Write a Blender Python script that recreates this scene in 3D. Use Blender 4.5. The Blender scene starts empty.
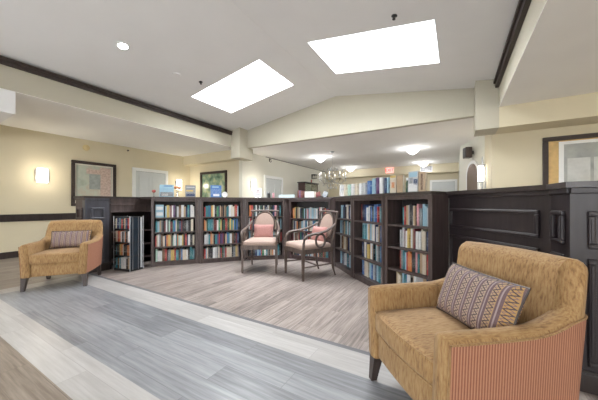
import bpy, bmesh, math, random
from math import sin, cos, pi, radians, sqrt, atan2
from mathutils import Vector, Matrix
random.seed(7)
S = bpy.context.scene
COL = S.collection

# ------------------------------------------------------------------ materials
class NT:
    def __init__(s, name):
        s.m = bpy.data.materials.new(name); s.m.use_nodes = True
        s.t = s.m.node_tree; s.n = s.t.nodes; s.n.clear()
        s.out = s.n.new('ShaderNodeOutputMaterial')
        s.b = s.n.new('ShaderNodeBsdfPrincipled')
        s.t.links.new(s.b.outputs[0], s.out.inputs[0])
        s._c = None
    def link(s, a, b): s.t.links.new(a, b)
    def co(s):
        if not s._c: s._c = s.n.new('ShaderNodeTexCoord')
        return s._c.outputs['Object']
    def mapping(s, scale=(1,1,1), rot=(0,0,0), loc=(0,0,0)):
        m = s.n.new('ShaderNodeMapping'); s.link(s.co(), m.inputs[0])
        m.inputs['Scale'].default_value = scale; m.inputs['Rotation'].default_value = rot
        m.inputs['Location'].default_value = loc
        return m.outputs[0]
    def noise(s, vec, scale=5, detail=3, rough=.5):
        n = s.n.new('ShaderNodeTexNoise'); s.link(vec, n.inputs['Vector'])
        n.inputs['Scale'].default_value = scale; n.inputs['Detail'].default_value = detail
        n.inputs['Roughness'].default_value = rough
        return n.outputs['Fac']
    def ramp(s, fac, stops):
        r = s.n.new('ShaderNodeValToRGB'); s.link(fac, r.inputs[0])
        e = r.color_ramp.elements
        while len(e) < len(stops): e.new(.5)
        for i, (p, c) in enumerate(stops):
            e[i].position = p; e[i].color = (c[0], c[1], c[2], 1)
        return r.outputs[0]
    def mix(s, fac, a, b, mode='MIX'):
        m = s.n.new('ShaderNodeMix'); m.data_type = 'RGBA'; m.blend_type = mode
        for k, v in ((0, fac), (6, a), (7, b)):
            if hasattr(v, 'is_linked'): s.link(v, m.inputs[k])
            elif k == 0: m.inputs[0].default_value = v
            else: m.inputs[k].default_value = (v[0], v[1], v[2], 1)
        return m.outputs[2]
    def math(s, op, a, b=0, c=0):
        m = s.n.new('ShaderNodeMath'); m.operation = op
        for k, v in enumerate((a, b, c)):
            if hasattr(v, 'is_linked'): s.link(v, m.inputs[k])
            else: m.inputs[k].default_value = v
        return m.outputs[0]
    def sep(s, vec):
        m = s.n.new('ShaderNodeSeparateXYZ'); s.link(vec, m.inputs[0]); return m.outputs
    def bump(s, h, strength=.3, dist=.002):
        b = s.n.new('ShaderNodeBump'); s.link(h, b.inputs['Height'])
        b.inputs['Strength'].default_value = strength; b.inputs['Distance'].default_value = dist
        s.link(b.outputs[0], s.b.inputs['Normal'])
    def base(s, v):
        if hasattr(v, 'is_linked'): s.link(v, s.b.inputs['Base Color'])
        else: s.b.inputs['Base Color'].default_value = (v[0], v[1], v[2], 1)
    def rough(s, v):
        if hasattr(v, 'is_linked'): s.link(v, s.b.inputs['Roughness'])
        else: s.b.inputs['Roughness'].default_value = v

def plain(name, c, rough=.6, metal=0, var=.06, scale=8, spec=None):
    t = NT(name)
    f = t.noise(t.mapping(), scale, 3)
    a = tuple(x*(1-var) for x in c); b = tuple(min(1, x*(1+var)) for x in c)
    t.base(t.ramp(f, [(.3, a), (.7, b)])); t.rough(rough)
    t.b.inputs['Metallic'].default_value = metal
    if spec is not None: t.b.inputs['Specular IOR Level'].default_value = spec
    return t.m

def emit(name, c, strength):
    t = NT(name); t.base(c)
    f = t.noise(t.mapping(), 6, 1)
    t.link(t.ramp(f, [(0, tuple(x*.97 for x in c)), (1, c)]), t.b.inputs['Emission Color'])
    t.b.inputs['Emission Strength'].default_value = strength
    return t.m

def wood(name, c1, c2, rough=.38, scale=(30, 30, 3)):
    t = NT(name)
    f = t.noise(t.mapping(scale), 1.0, 6, .6)
    t.base(t.ramp(f, [(.3, c1), (.7, c2)])); t.rough(rough)
    t.bump(f, .15, .001)
    return t.m

def planks(name, c1, c2, along='X', rough=.4, length=1.2, width=.17, contrast=1.0, knots=False):
    t = NT(name)
    rz = 0 if along == 'X' else pi/2
    v = t.mapping((1,1,1), (0,0,rz), (3.3, 7.7, 0))
    b = t.n.new('ShaderNodeTexBrick'); t.link(v, b.inputs['Vector'])
    b.inputs['Scale'].default_value = 1; b.inputs['Brick Width'].default_value = length
    b.inputs['Row Height'].default_value = width; b.inputs['Mortar Size'].default_value = .0016
    b.inputs['Color1'].default_value = (0,0,0,1); b.inputs['Color2'].default_value = (1,1,1,1)
    b.inputs['Mortar'].default_value = (.0,.0,.0,1); b.offset = .37
    g = t.n.new('ShaderNodeMapping'); t.link(v, g.inputs[0]); g.inputs['Scale'].default_value = (1.1, 20, 1)
    # shift grain for each plank
    sh = t.n.new('ShaderNodeVectorMath'); sh.operation = 'MULTIPLY_ADD'
    t.link(b.outputs['Color'], sh.inputs[0]); sh.inputs[1].default_value = (9, 5, 3); t.link(g.outputs[0], sh.inputs[2])
    f = t.noise(sh.outputs[0], 2.2, 7, .62)
    f2 = t.noise(v, 1.6, 2)
    s = t.math('MULTIPLY_ADD', b.outputs['Color'], .22, t.math('MULTIPLY_ADD', f, 1.1*contrast, -.17*contrast))
    s = t.math('MULTIPLY_ADD', f2, .25, t.math('SUBTRACT', s, .12))
    col = t.ramp(s, [(.22, c1), (.75, c2)])
    col = t.mix(t.math('MULTIPLY', b.outputs['Fac'], .22), col, tuple(x*.45 for x in c1))
    if knots:
        vo = t.n.new('ShaderNodeTexVoronoi'); t.link(t.mapping((1.0, 1.8, 1)), vo.inputs['Vector']); vo.inputs['Scale'].default_value = 2.1
        col = t.mix(t.math('MULTIPLY', t.math('LESS_THAN', vo.outputs['Distance'], .028), .8), col, (.04, .04, .045))
    t.base(col); t.rough(t.math('MULTIPLY_ADD', f, .08, rough-.04)); t.bump(f, .12, .001)
    return t.m

def glass_mat(name, tint=(1,1,1), alpha=.25, rough=.03):
    t = NT(name)
    tr = t.n.new('ShaderNodeBsdfTransparent'); tr.inputs[0].default_value = (*tint, 1)
    gl = t.n.new('ShaderNodeBsdfGlossy'); gl.inputs['Roughness'].default_value = rough
    mx = t.n.new('ShaderNodeMixShader')
    f = t.math('MULTIPLY_ADD', t.noise(t.mapping(), 4, 1), .02, alpha)
    t.link(f, mx.inputs[0]); t.link(tr.outputs[0], mx.inputs[1]); t.link(gl.outputs[0], mx.inputs[2])
    t.link(mx.outputs[0], t.out.inputs[0])
    return t.m

M = {}
M['wall'] = plain('cream_wall_paint', (.63, .565, .41), .8, var=.02, scale=2)
M['wall_pale'] = plain('pale_wall_paint', (.70, .69, .61), .8, var=.02, scale=2)
M['ceil'] = plain('ceiling_paint', (.80, .80, .80), .9, var=.015, scale=2)
M['ceil_low'] = plain('low_ceiling_paint', (.88, .87, .84), .9, var=.015, scale=2)
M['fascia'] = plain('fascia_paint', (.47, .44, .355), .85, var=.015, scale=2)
M['white'] = plain('white_trim_paint', (.80, .81, .80), .45, var=.02)
M['doorleaf'] = plain('door_leaf_paint', (.60, .63, .63), .4, var=.02)
M['dark'] = wood('espresso_wood', (.022, .015, .014), (.045, .033, .031), .33)
M['dark_panel'] = wood('espresso_panel', (.017, .012, .0135), (.030, .022, .024), .40)
M['pil'] = wood('pilaster_wood', (.045, .046, .058), (.075, .078, .098), .3)
M['case'] = wood('bookcase_wood', (.042, .028, .026), (.088, .063, .060), .42)
M['case_red'] = wood('reddish_bookcase_wood', (.042, .020, .020), (.08, .042, .042), .42)
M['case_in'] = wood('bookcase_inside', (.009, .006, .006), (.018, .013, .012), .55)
M['beam'] = wood('beam_wood', (.020, .011, .008), (.038, .023, .018), .5, (3, 30, 30))
M['chairwood'] = wood('weathered_chair_wood', (.06, .041, .034), (.145, .105, .088), .42)
M['leg'] = wood('dark_leg_wood', (.03, .02, .017), (.07, .05, .045), .4)
M['f_brown'] = planks('brown_planks', (.135, .105, .083), (.36, .30, .25), 'X', .42)
M['f_grey'] = planks('grey_planks', (.155, .16, .175), (.39, .40, .425), 'X', .34, contrast=.8, knots=True)
M['f_read'] = planks('taupe_planks', (.10, .080, .072), (.41, .35, .32), 'Y', .36, width=.15, contrast=1.15)
M['f_side'] = planks('side_planks', (.16, .13, .11), (.40, .35, .31), 'Y', .42)
M['f_white'] = planks('white_planks', (.40, .385, .375), (.68, .67, .66), 'X', .33, contrast=.5)
M['f_edge'] = planks('dark_edge_strip', (.10, .10, .11), (.22, .22, .24), 'X', .4)
M['metal'] = plain('brushed_metal', (.55, .55, .56), .3, 1)
M['chrome_wire'] = plain('wire_metal', (.50, .52, .55), .35, .8)
M['black'] = plain('black_plastic', (.02, .02, .022), .4)
M['navy'] = plain('navy_panel', (.012, .022, .035), .4)
M['glass'] = glass_mat('clear_glass')
M['skyglass'] = glass_mat('skylight_glass', alpha=.04)
M['crystal'] = glass_mat('crystal_glass', (.97, .98, .98), .3, .15)
M['shade'] = emit('lit_sconce_shade', (1, .96, .88), 4)
M['dome'] = emit('lit_dome_glass', (1, .98, .95), 3.5)
M['bulb'] = emit('lit_recessed_lens', (1, .98, .94), 14)
M['bulbsmall'] = emit('lit_candle_bulb', (1, .98, .95), 3)
M['page'] = plain('book_pages', (.68, .64, .55), .8, var=.08, scale=60)
M['pink'] = plain('pink_pillow_cloth', (.43, .215, .195), .9, var=.10, scale=60)
M['blush'] = plain('blush_upholstery', (.40, .295, .25), .9, var=.08, scale=70)

def gold():
    t = NT('gold_chenille')
    n1 = t.noise(t.mapping((120, 120, 20)), 1, 4, .6)
    n2 = t.noise(t.mapping((120, 22, 120)), 1, 4, .6)
    g = t.n.new('ShaderNodeTexCoord')
    z = t.math('ABSOLUTE', t.sep(g.outputs['Normal'])[2])
    z = t.math('GREATER_THAN', z, .6)
    f = t.n.new('ShaderNodeMix'); t.link(z, f.inputs[0]); t.link(n1, f.inputs[2]); t.link(n2, f.inputs[3])
    f = f.outputs[0]
    big = t.noise(t.mapping(), 7, 2)
    f2 = t.math('MULTIPLY_ADD', big, .3, t.math('SUBTRACT', f, .15))
    t.base(t.ramp(f2, [(.26, (.16, .078, .028)), (.45, (.315, .18, .07)), (.70, (.43, .275, .125))]))
    t.rough(.8); t.b.inputs['Sheen Weight'].default_value = .12
    t.bump(f, .5, .004)
    return t.m
M['gold'] = gold()
M['petal'] = plain('orange_petal', (.72, .30, .14), .7, var=.15, scale=40)
def coral():
    t = NT('coral_striped_cloth')
    o = t.sep(t.co())
    g = t.n.new('ShaderNodeTexCoord')
    nx = t.math('GREATER_THAN', t.math('ABSOLUTE', t.sep(g.outputs['Normal'])[0]), .7)
    m = t.n.new('ShaderNodeMix'); t.link(nx, m.inputs[0]); t.link(o[0], m.inputs[2]); t.link(o[1], m.inputs[3])
    w = t.math('SINE', t.math('MULTIPLY', m.outputs[0], 2*pi/.0125))
    n = t.noise(t.mapping((300, 300, 60)), 1, 2)
    w = t.math('MULTIPLY_ADD', n, .8, w)
    t.base(t.ramp(t.math('MULTIPLY_ADD', w, .4, .4), [(.1, (.20, .075, .045)), (.55, (.38, .16, .095)), (.95, (.50, .25, .155))]))
    t.rough(.8); t.bump(w, .3, .001)
    return t.m
M['coral'] = coral()
def lumbar():
    t = NT('zigzag_pillow_cloth')
    o = t.sep(t.co())
    x, z = o[0], o[2]
    p, q = .062, .030
    fx = t.math('FRACT', t.math('DIVIDE', t.math('ADD', x, 5), p))
    tri = t.math('ABSOLUTE', t.math('MULTIPLY_ADD', t.math('FRACT', t.math('DIVIDE', t.math('ADD', z, 5), q)), 2, -1))
    d = t.math('ABSOLUTE', t.math('SUBTRACT', fx, t.math('MULTIPLY_ADD', tri, .42, .05)))
    line = t.math('LESS_THAN', d, .075)
    d2 = t.math('ABSOLUTE', t.math('SUBTRACT', fx, t.math('MULTIPLY_ADD', tri, -.42, .47)))
    line2 = t.math('LESS_THAN', d2, .05)
    band = t.math('GREATER_THAN', fx, .56)
    mid = t.math('MULTIPLY', t.math('GREATER_THAN', fx, .70), t.math('LESS_THAN', fx, .80))
    n = t.noise(t.mapping((160, 160, 160)), 1, 2)
    yel = t.ramp(t.math('MULTIPLY_ADD', x, 3.2, .2), [(.55, (.40, .30, .22)), (.90, (.42, .24, .07))])
    c = t.mix(band, yel, (.115, .065, .075))
    c = t.mix(mid, c, (.33, .26, .27))
    c = t.mix(line2, c, (.17, .10, .10))
    c = t.mix(line, c, (.04, .022, .026))
    c = t.mix(t.math('MULTIPLY', n, .3), c, (.34, .28, .27))
    t.base(c); t.rough(.85); t.bump(n, .3, .001)
    return t.m
M['lumbar'] = lumbar()

BOOKCOL = {  # name: (base, band)
 'red': ((.42, .03, .03), (.8, .7, .5)), 'dark red': ((.17, .02, .03), (.6, .5, .3)), 'orange': ((.62, .20, .05), (.9, .8, .6)),
 'yellow': ((.68, .50, .14), (.2, .1, .05)), 'cream': ((.66, .60, .48), (.35, .12, .08)), 'white': ((.74, .75, .75), (.2, .25, .4)),
 'pale grey': ((.50, .52, .54), (.12, .12, .15)), 'grey': ((.22, .24, .26), (.7, .7, .7)), 'black': ((.022, .022, .027), (.6, .6, .55)),
 'navy blue': ((.02, .04, .12), (.6, .65, .7)), 'blue': ((.05, .16, .42), (.75, .8, .85)), 'teal': ((.03, .22, .27), (.7, .75, .7)),
 'light blue': ((.30, .50, .62), (.05, .1, .3)), 'green': ((.05, .25, .12), (.8, .75, .5)), 'dark green': ((.02, .09, .06), (.6, .55, .3)),
 'brown': ((.16, .085, .045), (.65, .5, .3)), 'tan': ((.48, .35, .22), (.2, .08, .05)), 'pink': ((.62, .28, .32), (.9, .85, .8)),
 'purple': ((.14, .06, .18), (.7, .6, .7)), 'mint green': ((.40, .60, .50), (.1, .2, .2))}
def bookmat(name, c, b):
    t = NT('book_cover_' + name.replace(' ', '_'))
    o = t.sep(t.co())
    n = t.noise(t.mapping((150, 3, 110)), 1, 1)
    zz = t.math('MULTIPLY', t.math('GREATER_THAN', o[2], .05), t.math('LESS_THAN', o[2], .165))
    k = t.math('MULTIPLY', t.math('GREATER_THAN', n, .56), zz)
    t.base(t.mix(t.math('MULTIPLY', k, .42), c, b)); t.rough(.45)
    return t.m
def mute(c, f=.88):
    g = sum(c)/3; return tuple((x*.92+.08*g)*f for x in c)
BM = {k: bookmat(k, mute(v[0]), mute(v[1])) for k, v in BOOKCOL.items()}

# ------------------------------------------------------------------ mesh helpers
def new_bm(): return bmesh.new()
def link(name, bm, mats, parent=None, smooth=False, loc=None, rotz=None):
    me = bpy.data.meshes.new(name)
    bmesh.ops.recalc_face_normals(bm, faces=bm.faces)
    bm.to_mesh(me); bm.free()
    for m in (mats if isinstance(mats, (list, tuple)) else [mats]): me.materials.append(m)
    if smooth:
        for p in me.polygons: p.use_smooth = True
        me.set_sharp_from_angle(angle=radians(48))
    o = bpy.data.objects.new(name, me); COL.objects.link(o)
    if parent: o.parent = parent
    if loc is not None: o.location = loc
    if rotz is not None: o.rotation_euler = (0, 0, rotz)
    return o
def tag(o, label=None, cat=None, group=None, kind=None):
    if label: o['label'] = label
    if cat: o['category'] = cat
    if group: o['group'] = group
    if kind: o['kind'] = kind
    return o
def thing(name, label, cat, loc=(0,0,0), rotz=0, group=None):
    o = bpy.data.objects.new(name, None); COL.objects.link(o); o.empty_display_size = .1
    o.location = loc; o.rotation_euler = (0, 0, rotz)
    return tag(o, label, cat, group)
def copy_tree(o, parent=None):
    c = o.copy(); COL.objects.link(c)
    if parent: c.parent = parent
    for ch in list(o.children): copy_tree(ch, c)
    return c
def box(bm, x0, x1, y0, y1, z0, z1, mi=0, M4=None, bev=0):
    r = bmesh.ops.create_cube(bm, size=1)
    vs = r['verts']
    for v in vs:
        v.co = Vector((x0+(v.co.x+.5)*(x1-x0), y0+(v.co.y+.5)*(y1-y0), z0+(v.co.z+.5)*(z1-z0)))
    fs = list({f for v in vs for f in v.link_faces})
    for f in fs: f.material_index = mi
    if bev:
        es = list({e for v in vs for e in v.link_edges})
        rr = bmesh.ops.bevel(bm, geom=es, offset=bev, segments=2, profile=.5, affect='EDGES')
        vs = list({v for f in rr['faces'] for v in f.verts} | {v for v in vs if v.is_valid})
    if M4 is not None:
        bmesh.ops.transform(bm, matrix=M4, verts=[v for v in vs if v.is_valid])
def bx(name, dims, mat, parent=None, bev=0, M4=None, **k):
    bm = new_bm(); box(bm, *dims, M4=M4, bev=bev); return link(name, bm, mat, parent, **k)
def quadprism(bm, pts, z0, z1, mi=0):
    """vertical prism over polygon pts, z0/z1 constants or functions"""
    f0 = (lambda p: z0) if not callable(z0) else z0
    f1 = (lambda p: z1) if not callable(z1) else z1
    a = [bm.verts.new((p[0], p[1], f0(p))) for p in pts]; b = [bm.verts.new((p[0], p[1], f1(p))) for p in pts]
    fs = [bm.faces.new(a[::-1]), bm.faces.new(b)]
    n = len(pts)
    for i in range(n): fs.append(bm.faces.new((a[i], a[(i+1) % n], b[(i+1) % n], b[i])))
    for f in fs: f.material_index = mi
def tube(bm, pts, r, seg=8, closed=False, mi=0, flat=1.0, up=None):
    """sweep; r float or list; flat scales the second axis"""
    P = [Vector(p) for p in pts]; n = len(P); rings = []
    R = r if isinstance(r, (list, tuple)) else [r]*n
    ref = Vector(up) if up else Vector((0, 0, 1))
    for i in range(n):
        if closed: d = P[(i+1) % n]-P[i-1]
        else: d = P[min(i+1, n-1)]-P[max(i-1, 0)]
        d.normalize()
        u = ref if abs(d.dot(ref)) < .95 else Vector((1, 0, 0)) if abs(d.x) < .9 else Vector((0, 1, 0))
        a = d.cross(u).normalized(); b = a.cross(d).normalized()
        rings.append([bm.verts.new(P[i]+a*cos(2*pi*k/seg)*R[i]+b*sin(2*pi*k/seg)*R[i]*flat) for k in range(seg)])
    m = n if closed else n-1
    for i in range(m):
        A, B = rings[i], rings[(i+1) % n]
        for k in range(seg):
            f = bm.faces.new((A[k], A[(k+1) % seg], B[(k+1) % seg], B[k])); f.material_index = mi
    if not closed:
        for q in (rings[0][::-1], rings[-1]):
            f = bm.faces.new(q); f.material_index = mi
def lathe(bm, prof, seg=20, c=(0,0,0), mi=0):
    rings = []
    for (r, z) in prof:
        rings.append([bm.verts.new((c[0]+max(r, .0005)*cos(2*pi*k/seg), c[1]+max(r, .0005)*sin(2*pi*k/seg), c[2]+z)) for k in range(seg)])
    for i in range(len(rings)-1):
        for k in range(seg):
            f = bm.faces.new((rings[i][k], rings[i][(k+1) % seg], rings[i+1][(k+1) % seg], rings[i+1][k])); f.material_index = mi
    bm.faces.new(rings[0][::-1]); bm.faces.new(rings[-1])
def softbox(bm, w, d, h, r, n=10, crown=0, c=(0,0,0), bulge=0, M4=None, foot=0):
    """rounded box with crown on the top; w,d,h full sizes"""
    old = set(bm.verts)
    res = bmesh.ops.create_cube(bm, size=2)
    es = list({e for v in res['verts'] for e in v.link_edges})
    bmesh.ops.subdivide_edges(bm, edges=es, cuts=n, use_grid_fill=True)
    seen = [v for v in bm.verts if v not in old]
    hw, hd, hh = w/2, d/2, h/2
    for v in seen:
        p = v.co.copy()
        q = Vector((p.x*hw, p.y*hd, p.z*hh))
        # concentrate samples toward the edges
        q = Vector((hw*sin(p.x*pi/2)*.6+.4*q.x, hd*sin(p.y*pi/2)*.6+.4*q.y, hh*sin(p.z*pi/2)*.6+.4*q.z))
        inn = Vector((max(-hw+r, min(hw-r, q.x)), max(-hd+r, min(hd-r, q.y)), max(-hh+r, min(hh-r, q.z))))
        dd = q-inn
        if dd.length > 1e-6:
            mx = max(abs(p.x), abs(p.y), abs(p.z))
            if mx > .999: q = inn+dd.normalized()*r
        fx = 1-(q.x/hw)**2; fy = 1-(q.y/hd)**2
        if q.z > 0: q.z += crown*max(0, fx)*max(0, fy)
        if foot and q.z < 0: q.z -= foot*max(0, fx)*max(0, fy)
        if bulge: q.y += -bulge*max(0, fx)*(1 if q.y < 0 else 0)*min(1, abs(q.y)/hd)
        v.co = q+Vector(c)
    if M4 is not None: bmesh.ops.transform(bm, matrix=M4, verts=list(seen))
def pillow_mesh(bm, w, h, t, n=14, pinch=.10):
    """upright cushion, width x, height z, thickness y, corners drawn out"""
    g = {}
    for sgn in (-1, 1):
        for i in range(n+1):
            for j in range(n+1):
                u = -1+2*i/n; v = -1+2*j/n
                edge = (i in (0, n) or j in (0, n))
                if edge and sgn == 1: g[(1, i, j)] = g[(-1, i, j)]; continue
                k = 1-pinch*((1-u*u)*abs(v)**3); l = 1-pinch*((1-v*v)*abs(u)**3)
                y = sgn*t/2*((1-u**4)*(1-v**4))**.55
                g[(sgn, i, j)] = bm.verts.new((u*w/2*l, y, v*h/2*k))
    for sgn in (-1, 1):
        for i in range(n):
            for j in range(n):
                q = [g[(sgn, i, j)], g[(sgn, i+1, j)], g[(sgn, i+1, j+1)], g[(sgn, i, j+1)]]
                bm.faces.new(q if sgn < 0 else q[::-1])
def taper(bm, p0, s0, p1, s1, bev=0):
    """square tapered leg from p0 (size s0) to p1 (size s1)"""
    a = [bm.verts.new((p0[0]+sx*s0/2, p0[1]+sy*s0/2, p0[2])) for sx, sy in ((-1,-1),(1,-1),(1,1),(-1,1))]
    b = [bm.verts.new((p1[0]+sx*s1/2, p1[1]+sy*s1/2, p1[2])) for sx, sy in ((-1,-1),(1,-1),(1,1),(-1,1))]
    bm.faces.new(a); bm.faces.new(b[::-1])
    for i in range(4): bm.faces.new((a[i], a[(i+1) % 4], b[(i+1) % 4], b[i]))

# ------------------------------------------------------------------ the room
XL, XR, YB, YF = -7.85, 4.2, -3.6, 12.2      # left wall, right wall, wall behind the camera, far wall
VL, VR, VM = -5.38, .62, -2.38               # the vault's sides and ridge
def struct(name, bm, mats): return tag(link(name, bm, mats), kind='structure')
bm = new_bm()
FT = .02
def slab(x0, x1, y0, y1, mi): box(bm, x0, x1, y0, y1, -.05, 0, mi)
slab(XL-.1, XR, YB, .64, 0)                 # brown planks
slab(-5.05, XR, .64, .89, 1)                # pale band
slab(-4.80, XR, .89, 1.66, 2)               # grey field
slab(-5.05, -4.80, .89, 1.66, 1)
slab(-5.05, XR, 1.66, 1.92, 1)
slab(-5.05, XR, 1.92, 1.965, 3)
slab(-5.05, XR, 1.965, YF, 4)
slab(XL-.1, -5.05, .64, YF, 5)
struct('floor', bm, [M['f_brown'], M['f_white'], M['f_grey'], M['f_edge'], M['f_read'], M['f_side']])

# walls
H = 2.7
def wall(name, pts, z0, z1, m='wall'):
    b = new_bm(); quadprism(b, pts, z0, z1); return struct(name, b, M[m])
wall('wall_left', [(XL-.12, YB), (XL, YB), (XL, 6.07), (XL-.12, 6.07)], 0, H)
wall('wall_back_left', [(XL, 5.95), (-5.60, 5.95), (-5.60, 6.07), (XL, 6.07)], 0, H)
wall('wall_corridor', [(-5.60, 5.95), (-5.48, 5.95), (-5.48, YF), (-5.60, YF)], 0, H, 'wall_pale')
wall('wall_far', [(-5.60, YF), (.5, YF), (.5, YF+.12), (-5.60, YF+.12)], 0, H)
wall('wall_back_right', [(.57, 5.9), (XR, 5.9), (XR, 6.02), (.69, 6.02), (.69, 7.25), (.57, 7.2)], 0, H)
wall('wall_corner_diagonal', [(.57, 7.2), (.69, 7.25), (.24, 8.65), (.12, 8.6)], 0, H, 'wall_pale')
wall('wall_corridor_right', [(.12, 8.6), (.24, 8.65), (.24, YF), (.12, YF)], 0, H, 'wall_pale')
wall('wall_right', [(XR, YB), (XR+.12, YB), (XR+.12, 6.02), (XR, 6.02)], 0, H)
# wall behind the camera with three unseen windows added to light the room
b = new_bm()
added_wins = [(-6.4, -4.0), (-2.6, -.2), (1.2, 3.6)]
xs = [XL] + [q for w in added_wins for q in w] + [XR]
for i in range(0, len(xs), 2): box(b, xs[i], xs[i+1], YB-.12, YB, 0, 3.7)
for w in added_wins:
    box(b, w[0], w[1], YB-.12, YB, 0, .5); box(b, w[0], w[1], YB-.12, YB, 2.35, 3.7)
struct('wall_front', b, M['wall'])
for i, w in enumerate(added_wins):
    b = new_bm()
    for (x0, x1, z0, z1) in ((w[0], w[0]+.06, .5, 2.35), (w[1]-.06, w[1], .5, 2.35), (w[0], w[1], .5, .56), (w[0], w[1], 2.29, 2.35), ((w[0]+w[1])/2-.03, (w[0]+w[1])/2+.03, .5, 2.35)):
        box(b, x0, x1, YB-.10, YB-.03, z0, z1, 0)
    box(b, w[0]+.05, w[1]-.05, YB-.07, YB-.06, .55, 2.3, 1)
    struct('window_%d' % (i+3), b, [M['white'], M['skyglass']])

# low ceilings
def ceilbox(name, x0, x1, y0, y1, z0, z1, m='ceil_low'):
    b = new_bm(); box(b, x0, x1, y0, y1, z0, z1); return struct(name, b, M[m])
ceilbox('ceiling_left', XL, VL, YB, 5.41, H-.004, H)
ceilbox('ceiling_left_end', XL, VL, 5.41, 6.07, H, H+.03)
ceilbox('ceiling_right', VR, XR, YB, 5.40, H-.004, H)
ceilbox('ceiling_back', -5.6, .72, 5.84, YF, H, H+.1)
ceilbox('ceiling_left_drop', XL, VL, YB, 1.2, 2.38, H, 'ceil')
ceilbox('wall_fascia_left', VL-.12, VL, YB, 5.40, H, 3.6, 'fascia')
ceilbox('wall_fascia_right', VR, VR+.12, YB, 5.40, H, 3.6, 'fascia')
ceilbox('trim_1', VL, VL+.045, YB, 5.40, 3.03, 3.11, 'beam')
ceilbox('trim_2', VR-.05, VR, YB, 5.40, 3.015, 3.11, 'beam')
b = new_bm()
box(b, VL+.0, VL+.06, YB, 5.40, 3.085, 3.125)
struct('trim_3', b, M['beam'])
b = new_bm()
box(b, VR-.075, VR, YB, 5.40, 3.085, 3.125)
struct('trim_4', b, M['beam'])
# soffits and the column end
ceilbox('wall_soffit_left', XL, -5.30, 5.68, 5.95, 2.42, H, 'wall')
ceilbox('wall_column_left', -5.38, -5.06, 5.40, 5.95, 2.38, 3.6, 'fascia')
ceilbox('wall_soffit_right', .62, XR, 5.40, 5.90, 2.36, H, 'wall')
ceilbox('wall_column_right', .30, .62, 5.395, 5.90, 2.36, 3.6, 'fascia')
# gable end wall above the opening
b = new_bm()
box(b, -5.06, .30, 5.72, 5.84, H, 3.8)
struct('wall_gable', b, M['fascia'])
# soffit across the far room
ceilbox('wall_soffit_far', -5.48, .12, 11.8, YF, 2.36, H, 'wall')
# vaulted ceiling with skylight openings
SL = .45/2.97
def zv(p): return 3.15+(min(p[0]-VL, VR-p[0]))*SL
b = new_bm()
def vslab(x0, x1, y0, y1, th=.14):
    pts = [(x0, y0), (x1, y0), (x1, y1), (x0, y1)]
    quadprism(b, pts, zv, lambda p: zv(p)+th)
holes = [(-4.58, -2.84), (-1.91, -.21)]
HY0, HY1 = 3.50, 4.60
for (x0, x1, hl) in ((VL-.1, VM, holes[0]), (VM, VR+.1, holes[1])):
    vslab(x0, hl[0], YB, 5.84); vslab(hl[1], x1, YB, 5.84)
    vslab(hl[0], hl[1], YB, HY0); vslab(hl[0], hl[1], HY1, 5.84)
tag(link('ceiling', b, M['ceil']), kind='structure')
for i, (x0, x1) in enumerate(holes):
    b = new_bm(); t = .04
    zt = 3.86
    for (a0, a1, c0, c1) in ((x0-t, x0, HY0-t, HY1+t), (x1, x1+t, HY0-t, HY1+t), (x0, x1, HY0-t, HY0), (x0, x1, HY1, HY1+t)):
        pts = [(a0, c0), (a1, c0), (a1, c1), (a0, c1)]
        quadprism(b, pts, lambda p: zv(p)+.14, zt, 0)
    # glazing and its bars
    box(b, x0, x1, HY0, HY1, zt-.03, zt-.02, 1)
    struct('window_%d' % (i+1), b, [M['white'], M['skyglass']])
# latch in the left skylight
b = new_bm(); box(b, -4.0, -3.94, HY1-.06, HY1-.002, 3.66, 3.70); tube(b, [(-3.97, HY1-.05, 3.68), (-3.97, HY1-.09, 3.61)], .008)
tag(link('skylight_latch', b, M['metal']), 'small grey latch inside the left skylight shaft', 'latch')

# baseboards and chair rail
def trimbox(name, d, m='dark', bev=0):
    b = new_bm(); box(b, *d, bev=bev); return struct(name, b, M[m])
trimbox('baseboard_left', (XL, XL+.02, YB, 5.95, 0, .13))
trimbox('baseboard_back_left', (XL+.02, -5.48, 5.93, 5.95, 0, .13))
trimbox('baseboard_corridor', (-5.48, -5.46, 5.95, 11.8, 0, .13))
b = new_bm()
box(b, XL, XL+.025, YB, 4.03, .745, .89); box(b, XL, XL+.05, YB, 4.03, .865, .895)
struct('trim_5', b, M['dark'])
b = new_bm()
box(b, XL, XL+.025, 5.13, 5.95, .745, .89); box(b, XL+.025, -5.48, 5.925, 5.95, .745, .89)
struct('trim_6', b, M['dark'])
# dark strip drawn for the crown and its shadow line under the corridor ceiling
trimbox('trim_7', (-5.48, -5.465, 7.1, 11.8, 2.685, 2.70), 'leg')

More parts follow.
